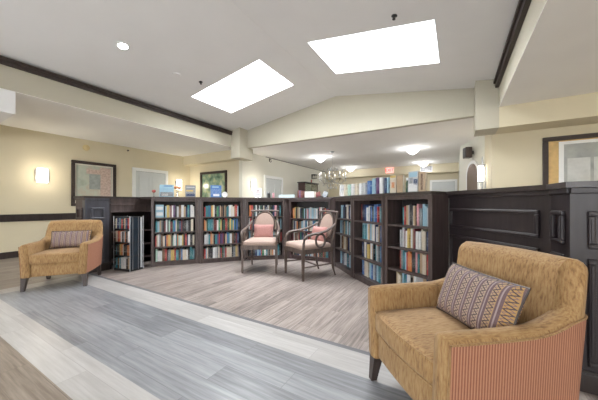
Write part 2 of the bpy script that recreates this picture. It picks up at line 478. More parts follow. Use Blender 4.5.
# doors
def door(n, M4, w, h):
    b = new_bm(); f = .09
    for d in ((0, f, -.03, .02, 0, h), (w-f, w, -.03, .02, 0, h), (f, w-f, -.03, .02, h-f, h)): box(b, *d, M4=M4)
    box(b, f+.004, w-f-.004, -.006, .02, .01, h-f-.006, 1, M4=M4)
    box(b, f, w-f, -.003, .02, 0, h-f, 2, M4=M4)
    iw = w-2*f
    for (z0, z1) in ((.2, .95), (1.08, h-f-.14)):
        for (a0, a1) in ((f+.1, f+iw/2-.04), (f+iw/2+.04, w-f-.1)):
            for q in ((a0, a1, z0, z0+.02), (a0, a1, z1-.02, z1), (a0, a0+.02, z0, z1), (a1-.02, a1, z0, z1)):
                box(b, q[0], q[1], -.014, -.004, q[2], q[3], 1, M4=M4)
    d = struct('door_%d' % n, b, [M['white'], M['doorleaf'], M['leg']])
    b = new_bm()
    box(b, w-f-.085, w-f-.045, -.012, -.005, .93, 1.07, M4=M4)
    tube(b, [M4 @ Vector((w-f-.065, -.01, 1.0)), M4 @ Vector((w-f-.065, -.055, 1.0)), M4 @ Vector((w-f-.16, -.055, 1.0))], .009)
    link('door_handle', b, M['metal'], d)
RX = Matrix.Rotation(pi/2, 4, 'Z')          # local x runs along world +y, local -y faces +x
door(1, Matrix.Translation((XL, 4.05, 0)) @ RX, 1.07, 2.15)
door(2, Matrix.Translation((-5.48, 7.0, 0)) @ RX, 1.10, 2.08)
door(3, Matrix.Translation((-.90, YF, 0)), .98, 2.10)

# arched recess on the diagonal wall
ang = atan2(1.4, -.45)
b = new_bm()
ML = Matrix.Translation((.57, 7.2, 0)) @ Matrix.Rotation(ang, 4, 'Z')   # local x runs along the wall; room side is +y
def arch(bm_, x0, x1, z0, z1, y0, y1, mi, inner=None):
    cx = (x0+x1)/2; r = (x1-x0)/2; pts = [(x0, z0)]
    for k in range(13):
        a = pi-pi*k/12; pts.append((cx+r*cos(a), z1-r+r*sin(a)))
    pts.append((x1, z0))
    A = [bm_.verts.new(ML @ Vector((p[0], y0, p[1]))) for p in pts]; B = [bm_.verts.new(ML @ Vector((p[0], y1, p[1]))) for p in pts]
    fs = [bm_.faces.new(A), bm_.faces.new(B[::-1])]
    for i in range(len(A)): fs.append(bm_.faces.new((A[i], A[(i+1) % len(A)], B[(i+1) % len(A)], B[i])))
    for f in fs: f.material_index = mi
mir = thing('arched_mirror', 'tall arched mirror in white frame on the corridor corner wall', 'mirror', (0, 0, 0))
arch(b, .22, .98, .6, 2.18, .001, .03, 0); link('frame', b, M['white'], mir)
b = new_bm(); arch(b, .30, .90, .68, 2.10, .031, .036, 0); link('mirror_glass', b, plain('dusky_mirror', (.16, .12, .10), .25, 0), mir)
# loudspeaker above it
sp = thing('wall_speaker', 'small dark loudspeaker mounted high on the corridor corner wall', 'speaker', (0, 0, 0))
b = new_bm(); box(b, .50, .70, .06, .20, 2.24, 2.50, M4=ML, bev=.01); link('cabinet', b, M['leg'], sp)
b = new_bm(); box(b, .52, .68, .20, .207, 2.26, 2.48, M4=ML); link('grille', b, M['black'], sp)
b = new_bm(); box(b, .57, .63, 0, .06, 2.33, 2.41, M4=ML); link('bracket', b, M['black'], sp)

# ------------------------------------------------------------------ bookcases
CASEH = 1.20; CD = .29
SHZ = [.08, .345, .605, .865]
ORD = ['first', '2nd', '3rd', '4th', '5th', '6th', '7th', '8th', '9th', '10th', '11th', '12th', '13th', '14th', '15th', '16th', '17th', '18th', '19th', '20th', '21st', '22nd', '23rd', '24th', '25th', '26th', '27th', '28th', '29th', '30th']
RB = random.Random(11)
def make_case(p0, p1, label, m='case', shz=SHZ):
    W = sqrt((p1[0]-p0[0])**2+(p1[1]-p0[1])**2); rz = atan2(p1[1]-p0[1], p1[0]-p0[0])
    t = thing('bookcase', label, 'bookcase', (p0[0], p0[1], 0), rz, 'low dark bookcases around the reading corner')
    s = .045
    bx('side_panel', (0, s, 0, CD, 0, CASEH), M[m], t, .003); bx('side_panel', (W-s, W, 0, CD, 0, CASEH), M[m], t, .003)
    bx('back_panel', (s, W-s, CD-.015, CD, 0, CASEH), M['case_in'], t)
    bx('top_rail', (s, W-s, .004, CD-.015, CASEH-.045, CASEH), M[m], t)
    bx('kick_board', (s, W-s, .012, .03, 0, shz[0]-.022), M[m], t)
    for z in shz: bx('shelf', (s, W-s, .006, CD-.015, z-.022, z), M[m], t, .002)
    return t, W, rz
def book_mesh(bm, w, d, h, M4=None, ci=0, pi_=1):
    c = min(.003, w*.12)
    for q in ((-w/2, w/2, 0, c, 0, h, ci), (-w/2, -w/2+c, c, d, 0, h, ci), (w/2-c, w/2, c, d, 0, h, ci), (-w/2+c, w/2-c, c, d-.005, .003, h-.004, pi_)):
        box(bm, *q[:6], mi=q[6], M4=M4)
ALL = []      # every shelved book: (size key, w, d, h, world matrix, colour, label, group)
SHN = ['bottom shelf', 'third shelf', 'second shelf', 'top shelf']
COLW_A = ['red']*4+['dark red']*2+['orange']*3+['yellow']*2+['cream']*5+['white']*5+['pale grey']*3+['grey']*2+['black']*5+['navy blue']*3+['blue']*3+['teal']*4+['light blue']*3+['green']*2+['dark green']*2+['brown']*3+['tan']*3+['pink']*2+['purple']+['mint green']
COLW_A += ['white']*3+['cream']*2+['black']*5+['navy blue']*2+['red']*2+['teal']*2
COLW_B = ['white']*4+['cream']*2+['black']*2+['blue']*4+['light blue']*4+['teal']*4+['navy blue']*5+['white']*4+['pale grey']*3+['grey']*2+['black']*2+['cream']*2+['tan']*2+['brown']+['green']*1+['yellow']+['red']
def fill(case, W, rz, where, shelves, cols, x0=.06, x1=None, rec=(.06, .09), hh=(.165, .225), group='books', shz=SHZ, skip={}):
    x1 = x1 or W-.055
    for si in shelves:
        x = x0+RB.uniform(0, .01)+skip.get(si, 0); k = 0
        top = (shz[si+1]-.022 if si < 3 else CASEH-.045)-shz[si]
        while True:
            w = RB.choice((.018, .020, .023, .026, .030, .034, .041))
            if x+w > x1: break
            h = min(RB.uniform(*hh), top-.015); d = RB.uniform(.13, .17)
            col = RB.choice(cols)
            M4 = Matrix.Translation(case.location) @ Matrix.Rotation(rz, 4, 'Z') @ Matrix.Translation((x+w/2, RB.uniform(*rec), shz[si]))
            p = M4.translation; F = -p.x*sin(radians(30.5))+p.y*cos(radians(30.5))
            ALL.append([w*h/F**2, w, d, h, M4, col, (w, col, k, si, where), group])
            x += w+.0015; k += 1
C1 = ((-4.60, 2.69), (-4.12, 3.29)); C2 = ((-4.07, 3.31), (-3.58, 3.92)); C3 = ((-3.53, 3.94), (-2.96, 4.46))
C4 = ((-2.91, 4.54), (-2.02, 4.60)); C5 = ((-1.86, 4.39), (-1.345, 3.855)); C6 = ((-1.33, 3.84), (-.755, 3.31)); C7 = ((-.74, 3.30), (-.20, 2.99))
cases = []
SH4 = [.08, .33, .575, .82]
for (pp, lab, where, m, cols, kw) in (
    (C1, 'dark wooden bookcase full of books, nearest the spinner rack', 'bookcase nearest spinner rack', 'case', COLW_A, {'skip': {3: .15}}),
    (C2, 'dark wooden bookcase full of books, second from the spinner rack', 'second bookcase from rack', 'case', COLW_A, {}),
    (C3, 'dark wooden bookcase directly behind the left pink chair', 'bookcase behind left chair', 'case', COLW_A, {}),
    (C4, 'reddish brown bookcase with a deep top shelf behind the right pink chair', 'reddish bookcase behind chair', 'case_red', COLW_A, {'shz': SH4}),
    (C5, 'narrow-looking dark bookcase just right of the pink chairs', 'bookcase right of chairs', 'case', COLW_B, {'x0': .10}),
    (C6, 'middle dark bookcase of the right-hand run of three', 'middle right-hand bookcase', 'case', COLW_B+['cream', 'orange', 'tan'], {'x0': .12}),
    (C7, 'dark bookcase nearest the big gold armchair with a half empty top shelf', 'bookcase beside big armchair', 'case', COLW_A+['pale grey']*8+['grey']*4+['light blue']*3, {'x0': .10, 'skip': {3: .09, 1: .04, 2: .06}})):
    t, W, rz = make_case(pp[0], pp[1], lab, m, kw.get('shz', SHZ))
    deep = pp in (C5, C6, C7)
    fill(t, W, rz, where, range(4), cols, group='books on the shelves of the '+where, rec=(.07, .10) if deep else (.03, .055), hh=(.19, .24) if deep else (.18, .228), **kw)
    cases.append((t, W, rz))
for (A, Ca), (B, Cb) in zip(zip((C1, C2, C3, C4), cases[:4]), zip((C2, C3, C4, C5), cases[1:5])):
    def n_(c): d = Vector((c[1][0]-c[0][0], c[1][1]-c[0][1])).normalized(); return Vector((-d.y, d.x)), d
    na, da = n_(A); nb, db = n_(B); a = Vector(A[1]); b_ = Vector(B[0])
    Mi = (Matrix.Translation(Ca[0].location) @ Matrix.Rotation(Ca[2], 4, 'Z')).inverted()
    P = [a+na*.004+da*.0015, b_+nb*.004-db*.0015, b_+nb*(CD-.005)-db*.0015, a+na*(CD-.005)+da*.0015]
    P = [(Mi @ Vector((p.x, p.y, 0))).to_2d() for p in P]
    bm = new_bm(); quadprism(bm, P, 0, 1.2); link('corner_filler', bm, M['case'], Ca[0])
ALL.sort(key=lambda a: -a[0])
def sizeword(w): return 'thin' if w < .026 else ('thick' if w > .038 else 'slim')
for a in ALL[:275]:
    bm = new_bm(); book_mesh(bm, a[1], a[2], a[3])
    o = link('book', bm, [BM[a[5]], M['page']]); o.matrix_world = a[4]
    w, col, k, si, where = a[6]
    tag(o, '%s %s book, %s from left, %s of the %s' % (sizeword(w), col, ORD[k], SHN[si], where), 'book', a[7])
bm = new_bm(); names = list(BM)
for a in ALL[275:]:
    book_mesh(bm, a[1], a[2], a[3], a[4], names.index(a[5]), len(names))
tag(link('packed_books', bm, [BM[k] for k in names]+[M['page']]), 'many small books packed on the far shelves behind the two pink chairs', 'books', kind='stuff')
print('BOOKS', len(ALL))
# book facing outward on the top shelf of the first case
def facing(name, label, cat, loc, rz, w, h, d, cover, tilt=0, decor=(), group=None):
    """a book or card seen from its cover; decor = (x0,x1,z0,z1,mat) on the face, in fractions"""
    t = thing(name, label, cat, loc, rz, group)
    R = Matrix.Rotation(tilt, 4, 'X')
    bm = new_bm()
    if d > .01:
        c = .003
        box(bm, -w/2, w/2, 0, c, 0, h, 0, R); box(bm, -w/2, w/2, d-c, d, 0, h, 0, R); box(bm, -w/2, -w/2+c, c, d-c, 0, h, 0, R)
        box(bm, -w/2+c, w/2-.004, c, d-c, .003, h-.003, 1, R)
    else: box(bm, -w/2, w/2, 0, d, 0, h, 0, R, bev=.001)
    link('cover', bm, [cover, M['page']], t)
    for (x0, x1, z0, z1, m) in decor:
        b2 = new_bm(); box(b2, -w/2+x0*w, -w/2+x1*w, -.0012, 0, z0*h, z1*h, 0, R); link('cover_print', b2, m, t)
    return t
def local(case, x, y, z):
    t, W, rz = case
    p = Matrix.Translation(t.location) @ Matrix.Rotation(rz, 4, 'Z') @ Vector((x, y, z)); return p
c1 = cases[0]
facing('book', 'large pale blue picture book facing out, top shelf corner nearest spinner rack', 'book', local(c1, .128, .05, SHZ[3]), c1[2], .13, .23, .02, BM['light blue'], 0,
       ((.1, .9, .6, .85, BM['white']), (.1, .9, .15, .4, BM['white'])))

# ------------------------------------------------------------------ countertops
def offs(pts, d):
    """polyline offset to the left of travel (inward side) by d"""
    out = []
    for i, p in enumerate(pts):
        ns = []
        if i > 0: ns.append((Vector(p)-Vector(pts[i-1])).normalized())
        if i < len(pts)-1: ns.append((Vector(pts[i+1])-Vector(p)).normalized())
        N = [Vector((-n.y, n.x)) for n in ns]
        m = sum(N, Vector((0, 0))).normalized(); k = m.dot(N[0])
        out.append(Vector(p)+m*d/max(k, .4))
    return out
def strip(bm, A, B, z0, z1):
    a0 = [bm.verts.new((p[0], p[1], z0)) for p in A]; a1 = [bm.verts.new((p[0], p[1], z1)) for p in A]
    b0 = [bm.verts.new((p[0], p[1], z0)) for p in B]; b1 = [bm.verts.new((p[0], p[1], z1)) for p in B]
    n = len(A)
    for i in range(n-1):
        bm.faces.new((a0[i], a0[i+1], a1[i+1], a1[i])); bm.faces.new((b0[i], b1[i], b1[i+1], b0[i+1]))
        bm.faces.new((a1[i], a1[i+1], b1[i+1], b1[i])); bm.faces.new((a0[i], b0[i], b0[i+1], a0[i+1]))
    for i in (0, n-1): bm.faces.new((a0[i], a1[i], b1[i], b0[i]))
left = [(-4.80, 2.86), (-4.60, 2.69), (-4.095, 3.30), (-3.555, 3.93), (-2.93, 4.50), (-2.06, 4.60)]
left = [(-4.60, 2.69), (-4.095, 3.30), (-3.555, 3.93), (-2.93, 4.50), (-1.93, 4.565)]
bm = new_bm(); strip(bm, offs(left, -.018), offs(left, .33), 1.20, 1.235)
tag(link('countertop', bm, M['case']), 'long dark countertop over the four bookcases from spinner rack to pink chairs', 'countertop')
right = [(-1.86, 4.39), (-1.338, 3.848), (-.748, 3.305), (-.20, 2.99)]
bm = new_bm(); strip(bm, offs(right, -.018), offs(right, .33), 1.20, 1.235)
tag(link('countertop', bm, M['dark']), 'dark countertop over the three right-hand bookcases holding a row of books', 'countertop')

# ------------------------------------------------------------------ panelled partitions
def moulding(bm, M4, x0, x1, z0, z1, w=.03, y=-.022):
    w = min(w, (x1-x0)*.2)
    """picture-frame moulding standing proud of a face whose outside is -y"""
    for (a, b_, c, d) in ((x0, x1, z0, z0+w), (x0, x1, z1-w, z1), (x0, x0+w, z0+w, z1-w), (x1-w, x1, z0+w, z1-w)):
        box(bm, a, b_, y, 0, c, d, M4=M4, bev=.006)
        cx0, cx1, cz0, cz1 = a+.009, b_-.009, c+.009, d-.009
        box(bm, cx0, cx1, y-.006, y, cz0, cz1, M4=M4, bev=.002)
def panel_face(root, p0, p1, panels, thick, m, z1=1.2, face='panel'):
    """wall section whose face runs p0 -> p1 with the viewer on the right of travel"""
    W = sqrt((p1[0]-p0[0])**2+(p1[1]-p0[1])**2); rz = atan2(p1[1]-p0[1], p1[0]-p0[0])
    M4 = Matrix.Translation((p0[0], p0[1], 0)) @ Matrix.Rotation(rz, 4, 'Z')
    bm = new_bm(); box(bm, 0, W, 0, thick, 0, z1, M4=M4); link(face, bm, M[m], root)
    bm = new_bm(); box(bm, .0, W, -.018, 0, 0, .11, M4=M4, bev=.004); box(bm, 0, W, -.012, 0, .11, .125, M4=M4)
    link('plinth', bm, M['dark'], root)
    bm = new_bm(); box(bm, 0, W, -.016, 0, 1.165, 1.2, M4=M4, bev=.004); link('cornice', bm, M[m], root)
    for (a, b_, c, d) in panels:
        bm = new_bm(); moulding(bm, M4, a if a >= 0 else W+a, b_ if b_ > 0 else W+b_, c, d); link('panel_moulding', bm, M[m], root)
rp = thing('wainscot_partition', 'tall dark panelled partition with raised mouldings behind the big gold armchair', 'partition')
panel_face(rp, (-.055, 3.245), (.56, 2.42), ((.03, -.07, .86, 1.06), (.03, -.07, .15, .79)), .10, 'dark_panel')
panel_face(rp, (.56, 2.42), (.595, 2.20), ((.045, -.045, .855, 1.06), (.045, -.045, .15, .79)), .10, 'dark_panel', face='pilaster')
panel_face(rp, (.595, 2.20), (2.4, 2.20), ((.075, .62, .84, 1.06), (.075, .62, .15, .78), (.70, 1.25, .84, 1.06), (.70, 1.25, .15, .78)), .22, 'dark_panel')
rt = [(-.20, 3.36), (.54, 2.41), (.59, 2.18), (2.42, 2.18)]
rt = [(-.085, 3.25), (.56, 2.42), (.595, 2.20), (2.42, 2.20)]
bm = new_bm(); strip(bm, offs(rt, -.03), offs(rt, .27), 1.2, 1.235)
tag(link('countertop', bm, M['dark']), 'dark polished ledge capping the panelled partition behind the big gold armchair', 'countertop')
# left partition: pilaster beside the armchair
lp = thing('wainscot_pilaster', 'dark panelled end pilaster between the left armchair and spinner rack', 'partition')
panel_face(lp, (-5.40, 1.90), (-5.052, 1.90), ((.07, -.07, .86, 1.05), (.07, -.07, .15, .78)), .30, 'case', face='panel')
panel_face(lp, (-5.045, 1.895), (-5.045, 2.235), ((.075, -.075, .86, 1.05), (.075, -.075, .15, .78)), .10, 'pil', face='pilaster')
# open shelf unit behind the spinner rack
sh = thing('open_shelf_unit', 'dark low shelf unit with empty shelves behind the spinner rack', 'shelf unit')
for d in ((-5.36, -5.05, 2.235, 2.27, 0, 1.2), (-5.36, -5.05, 3.0, 3.03, 0, 1.2)): bx('side_panel', d, M['dark_panel'], sh)
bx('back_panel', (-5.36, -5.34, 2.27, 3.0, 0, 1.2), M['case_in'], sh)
bx('top_panel', (-5.34, -5.05, 2.27, 3.0, .97, 1.2), M['case'], sh)
bm = new_bm(); box(bm, -5.05, -5.035, 2.25, 3.0, 1.085, 1.105, bev=.003); box(bm, -5.05, -5.035, 2.25, 3.0, .96, .985, bev=.003); box(bm, -5.05, -5.038, 2.25, 3.0, 1.165, 1.2)
link('panel_moulding', bm, M['case'], sh)
for z in (.12, .36, .62): bx('shelf', (-5.34, -5.06, 2.27, 3.0, z-.02, z), M['case'], sh)
lt = [(-5.32, 1.90), (-5.05, 1.90), (-5.05, 3.03)]
bm = new_bm()
quadprism(bm, [(-5.42, 1.872), (-5.022, 1.872), (-5.022, 2.72), (-4.64, 2.72), (-4.83, 2.875), (-4.70, 3.06), (-5.42, 3.06)], 1.2, 1.235)
tag(link('countertop', bm, M['dark']), 'dark ledge above the pilaster and empty shelf unit by left armchair', 'countertop')

# ------------------------------------------------------------------ armchairs
def u_path():
    """outer outline of the arm/back shell, front of left arm round to front of right arm"""
    hw, yf, yb, r = .352, -.345, .33, .065
    P = []
    ys = [yf, yf+.004, yf+.014, -.27, -.2, -.14, -.08, -.02, .04, .10, .15, .20, .245]
    for y in ys: P.append((hw, y, 1, 0, 'side'))
    for k in range(1, 8):
        a = pi/2*k/8; P.append((hw-r+r*cos(a), yb-r+r*sin(a), cos(a), sin(a), 'corner%d' % k))
    nb = 12
    for k in range(nb+1):
        x = (hw-r)*(1-k/nb); P.append((x, yb, 0, 1, 'back'))
    Q = P + [(-p[0], p[1], -p[2], p[3], p[4]) for p in P[:-1][::-1]]
    return Q
def sm(t): t = max(0, min(1, t)); return t*t*(3-2*t)
def shell_h(p):
    x, y, nx, ny, k = p
    h = .592
    if k == 'side': return h+.04*max(0, (y-.04)/.205)**2 if y > .04 else h
    if k.startswith('corner'): return .632+.225*sm((int(k[6:])/8)/.5)
    return .857+.008*(1-(x/.28)**2)
def shell_t(p):
    if p[4] == 'side': return .088+.02*sm((p[1]+.1)/.35)
    if p[4].startswith('corner'): return .105+.035*int(p[4][6:])/8
    return .14
def outer(p, z, off=0):
    x, y, nx, ny, k = p
    tl = .125*(z-.17)*ny
    sag = .012*sin(pi*min(1, max(0, (y+.336)/.66)))*abs(nx)       # arms bow outward a little
    return Vector((x+nx*(off+sag-.05*max(0, .6-z)*(1-.5*ny)), y+ny*(off)+tl, z))
def make_armchair(label, loc, rz):
    t = thing('armchair', label, 'armchair', loc, rz, 'gold chenille armchairs with coral striped sides')
    path = u_path(); n = len(path)
    bm = new_bm(); rings = []
    for i, p in enumerate(path):
        h = shell_h(p); th = shell_t(p); zb = .17
        e = min(i, n-1-i); k = (.045, .015, .003)[e] if e < 3 else 0    # round the arm fronts
        kh = (.03, .010, .002)[e] if e < 3 else 0
        h -= kh
        r = th/2*.92
        prof = [(k, zb), (k, .3), (k, .42), (k, h-r)]
        for a in range(1, 8):
            aa = pi*a/8; prof.append((k+(th-2*k)/2*(1-cos(aa)), h-r+r*sin(aa)))
        prof += [(th-k, h-r), (th-k, .45), (th-k, .36), (th-k, zb)]
        ring = []
        for (d, z) in prof:
            # the back cushion leans: inner face follows the tilt
            ring.append(bm.verts.new(outer(p, z, -d)))
        rings.append(ring)
    m = len(rings[0])
    for i in range(n-1):
        for j in range(m):
            bm.faces.new((rings[i][j], rings[i][(j+1) % m], rings[i+1][(j+1) % m], rings[i+1][j]))
    bm.faces.new(rings[0]); bm.faces.new(rings[-1][::-1])
    link('arms_and_back', bm, M['gold'], t, True)
    # coral outside cover
    bm = new_bm(); R0 = []; R1 = []
    idx = [i for i in range(n) if 2 <= i <= n-3]
    for i in idx:
        p = path[i]; h = min(shell_h(p)-.030, .612)
        zs = [.172+(h-.172)*k/5 for k in range(6)]
        R0.append([bm.verts.new(outer(p, z, -.004)) for z in zs]); R1.append([bm.verts.new(outer(p, z, .0045)) for z in zs])
    for i in range(len(idx)-1):
        for j in range(5):
            bm.faces.new((R1[i][j], R1[i+1][j], R1[i+1][j+1], R1[i][j+1])); bm.faces.new((R0[i][j], R0[i][j+1], R0[i+1][j+1], R0[i+1][j]))
        bm.faces.new((R0[i][5], R1[i][5], R1[i+1][5], R0[i+1][5])); bm.faces.new((R0[i][0], R0[i+1][0], R1[i+1][0], R1[i][0]))
    for i in (0, -1):
        for j in range(5): bm.faces.new((R0[i][j], R1[i][j], R1[i][j+1], R0[i][j+1]))
    cv = link('side_cover', bm, M['coral'], t, True)
    bm = new_bm()
    pts = [outer(path[idx[0]], .172+(min(shell_h(path[idx[0]])-.030, .612)-.172)*k/8, .004) for k in range(9)]
    pts += [outer(path[i], min(shell_h(path[i])-.030, .612), .004) for i in idx[1:-1]]
    pts += [outer(path[idx[-1]], .172+(min(shell_h(path[idx[-1]])-.030, .612)-.172)*(8-k)/8, .004) for k in range(9)]
    tube(bm, pts, .0045, 6); link('piping', bm, M['gold'], t, True)
    # front rail and seat deck
    bm = new_bm(); softbox(bm, .56, .56, .17, .018, 6, c=(0, -.035, .255), M4=None, bulge=.012); link('seat_rail', bm, M['gold'], t, True)
    # seat cushion with welted edges
    bm = new_bm(); softbox(bm, .535, .56, .125, .032, 12, crown=.022, c=(0, -.055, .395), bulge=.022); cu = link('seat_cushion', bm, M['gold'], t, True)
    for z in (.340, .446):
        bm = new_bm(); pts = []
        for k in range(21):
            x = -.26+.52*k/20; pts.append((x, -.055-.28-.022*(1-(x/.268)**2)+.006, z))
        tube(bm, pts, .0045, 6); link('welt', bm, M['gold'], cu, True)
    # legs
    for (x, y) in ((-.31, -.295), (.31, -.295), (-.30, .275), (.30, .275)):
        bm = new_bm(); sx = 1 if x > 0 else -1; sy = 1 if y > 0 else -1
        taper(bm, (x, y, .175), .062, (x+.012*sx, y+.022*sy, 0), .036); link('leg', bm, M['leg'], t)
    return t
AC1 = (.003, 1.641); A1 = radians(220.9)
AC2 = (-4.75, 1.56); A2 = radians(-38)
make_armchair('large gold armchair with coral striped sides in the right foreground', (AC1[0], AC1[1], 0), A1+pi/2)
make_armchair('gold armchair with coral striped sides against the left partition', (AC2[0], AC2[1], 0), A2+pi/2)
def chair_pillow(ch, ang, off, label, w=.47, h=.26, yaw=0, tilt=.35, roll=0):
    # pivot: bottom edge on the seat
    root_m = Matrix.Translation((ch[0], ch[1], 0)) @ Matrix.Rotation(ang+pi/2, 4, 'Z')
    M4 = root_m @ Matrix.Translation(off) @ Matrix.Rotation(yaw, 4, 'Z') @ Matrix.Rotation(-tilt, 4, 'X') @ Matrix.Rotation(roll, 4, 'Y')
    bm = new_bm(); pillow_mesh(bm, w, h, .13, 16, .05)
    o = link('lumbar_pillow', bm, M['lumbar'], None, True)
    o.matrix_world = M4
    tag(o, label, 'pillow', 'zigzag patterned lumbar pillows')
    bm = new_bm(); w2, h2 = w/2, h/2; pts = []
    N = 14
    for k in range(N): pts.append((-1+2*k/N, -1))
    for k in range(N): pts.append((1, -1+2*k/N))
    for k in range(N): pts.append((1-2*k/N, 1))
    for k in range(N): pts.append((-1, 1-2*k/N))
    tube(bm, [(u*w2*(1-.05*(1-v*v)*abs(u)**3), 0, v*h2*(1-.05*(1-u*u)*abs(v)**3)) for u, v in pts], .005, 6, True)
    link('edge_piping', bm, M['leg'], o, True)
    return o
chair_pillow(AC1, A1, (.055, .065, .607), 'purple and tan zigzag lumbar pillow on the large right armchair', yaw=-.12, w=.51, h=.29)
chair_pillow(AC2, A2, (.025, .10, .595), 'purple and tan zigzag lumbar pillow on the left armchair', yaw=.05, h=.25)

# ------------------------------------------------------------------ accent chairs
def make_accent(label, loc, rz):
    t = thing('accent_chair', label, 'chair', loc, rz, 'open-arm wooden chairs with blush upholstery')
    hw, yf, yb = .27, -.27, .27
    seat = .455
    W = M['chairwood']
    # front legs (straight, square, tapering)
    for sx in (-1, 1):
        bm = new_bm(); taper(bm, (sx*hw, yf, seat-.03), .042, (sx*hw, yf, 0), .026); link('leg', bm, W, t)
        bm = new_bm(); tube(bm, [(sx*(hw-.05), yb, seat), (sx*(hw-.05), yb+.008, .3), (sx*(hw-.045), yb+.03, .12), (sx*(hw-.04), yb+.07, 0)], [.023, .021, .018, .014], 8); link('leg', bm, W, t, True)
    # rails
    bm = new_bm()
    quadprism(bm, [(-hw-.018, yf-.018), (hw+.018, yf-.018), (hw-.03, yb+.02), (-hw+.03, yb+.02)], seat-.075, seat-.01)
    link('seat_frame', bm, W, t)
    bm = new_bm(); softbox(bm, .54, .54, .085, .035, 8, crown=.022, c=(0, -.01, seat+.015))
    for v in bm.verts: v.co.x *= 1-.13*(v.co.y+.27)/.54
    link('seat', bm, M['blush'], t, True)
    # stretchers
    for sx in (-1, 1):
        bm = new_bm(); tube(bm, [(sx*hw, yf, .19), (sx*(hw-.045), yb+.015, .19)], .011, 6); link('stretcher', bm, W, t)
    bm = new_bm(); tube(bm, [(-hw+.022, 0, .19), (hw-.022, 0, .19)], .010, 6); link('stretcher', bm, W, t)
    # back: rectangular frame leaning back, with an oval pad in it
    lean = .14
    def B(x, z, dy=0): return Vector((x, yb+(z-seat)*lean*1.6+dy, z))
    topz = .98; bw = hw-.045
    for sx in (-1, 1):
        bm = new_bm(); tube(bm, [B(sx*bw, z) for z in (seat-.02, .6, .75, .87, topz-.01)], [.02, .018, .017, .017, .018], 8); link('back_post', bm, W, t, True)
    bm = new_bm(); tube(bm, [B(x, topz+.008*(1-(x/bw)**2)) for x in (-bw-.03, -bw*.66, -bw*.33, 0, bw*.33, bw*.66, bw+.03)], .02, 8, flat=.8); link('crest_rail', bm, W, t, True)
    bm = new_bm(); tube(bm, [B(x, .535) for x in (-bw, 0, bw)], .014, 8); link('back_rail', bm, W, t, True)
    oc = .745; ow = .182; oh = .215
    ring = [B(ow*cos(2*pi*k/28), oc+oh*sin(2*pi*k/28)) for k in range(28)]
    bm = new_bm(); tube(bm, ring, .017, 8, True, up=(0, 1, 0)); link('oval_frame', bm, W, t, True)
    bm = new_bm(); N = 24; rings = []
    for s in (-1, 1):
        for q in (1.0, .9, .65, .35):
            rings.append((s, q))
    prev = None
    for s in (-1, 1):
        rr = [[bm.verts.new(B(ow*.97*q*cos(2*pi*k/N), oc+oh*.97*q*sin(2*pi*k/N), s*(.006+.026*(1-q**2.5)))) for k in range(N)] for q in (1, .92, .7, .4)]
        for a in range(3):
            for k in range(N):
                f = (rr[a][k], rr[a][(k+1) % N], rr[a+1][(k+1) % N], rr[a+1][k]); bm.faces.new(f if s < 0 else f[::-1])
        bm.faces.new(rr[3])
        if prev:
            for k in range(N): bm.faces.new((prev[k], prev[(k+1) % N], rr[0][(k+1) % N], rr[0][k]))
        prev = rr[0]
    link('oval_back_pad', bm, M['blush'], t, True)
    # arms: sweep forward and down from the post, then curl onto a raked support
    for sx in (-1, 1):
        bm = new_bm()
        A = [B(sx*bw, .80), Vector((sx*(bw+.03), yb-.02, .745)), Vector((sx*(bw+.055), yb-.14, .70)), Vector((sx*(bw+.07), 0, .675)), Vector((sx*(bw+.07), -.13, .665)), Vector((sx*(bw+.068), -.22, .64)), Vector((sx*(bw+.06), -.255, .60)), Vector((sx*(bw+.052), -.262, .54)), Vector((sx*(bw+.047), -.268, .43))]
        tube(bm, A, [.018, .020, .022, .024, .026, .024, .022, .020, .02], 8, flat=.85); link('arm', bm, W, t, True)
        bm = new_bm(); c = Vector((sx*(bw+.062), .02, .565)); a_, b_ = .082, .098
        tube(bm, [c+Vector((0, a_*cos(2*pi*k/20), b_*sin(2*pi*k/20))) for k in range(20)], .017, 8, True, up=(1, 0, 0)); link('arm_ring', bm, W, t, True)
    return t
CH1 = (-2.83, 3.56); CA1 = atan2(-.87, .50)
CH2 = (-1.975, 3.66); CA2 = atan2(-.87, -.49)
make_accent('left wooden accent chair with oval blush back, facing the room', (CH1[0], CH1[1], 0), CA1+pi/2)
make_accent('right wooden accent chair with oval blush back, turned toward its neighbour', (CH2[0], CH2[1], 0), CA2+pi/2)
def pink_pillow(ch, ang, label, x=0, yaw=0):
    Mx = Matrix.Translation((ch[0], ch[1], 0)) @ Matrix.Rotation(ang+pi/2, 4, 'Z') @ Matrix.Translation((x, .205, .622)) @ Matrix.Rotation(yaw, 4, 'Z') @ Matrix.Rotation(-.22, 4, 'X')
    bm = new_bm(); pillow_mesh(bm, .35, .245, .10, 12, .05)
    o = link('throw_pillow', bm, M['pink'], None, True); o.matrix_world = Mx
    return tag(o, label, 'pillow', 'small pink pillows on the accent chairs')
pink_pillow(CH1, CA1, 'small pink pillow on the left accent chair')
pink_pillow(CH2, CA2, 'small pink pillow on the right accent chair', x=-.02, yaw=.1)

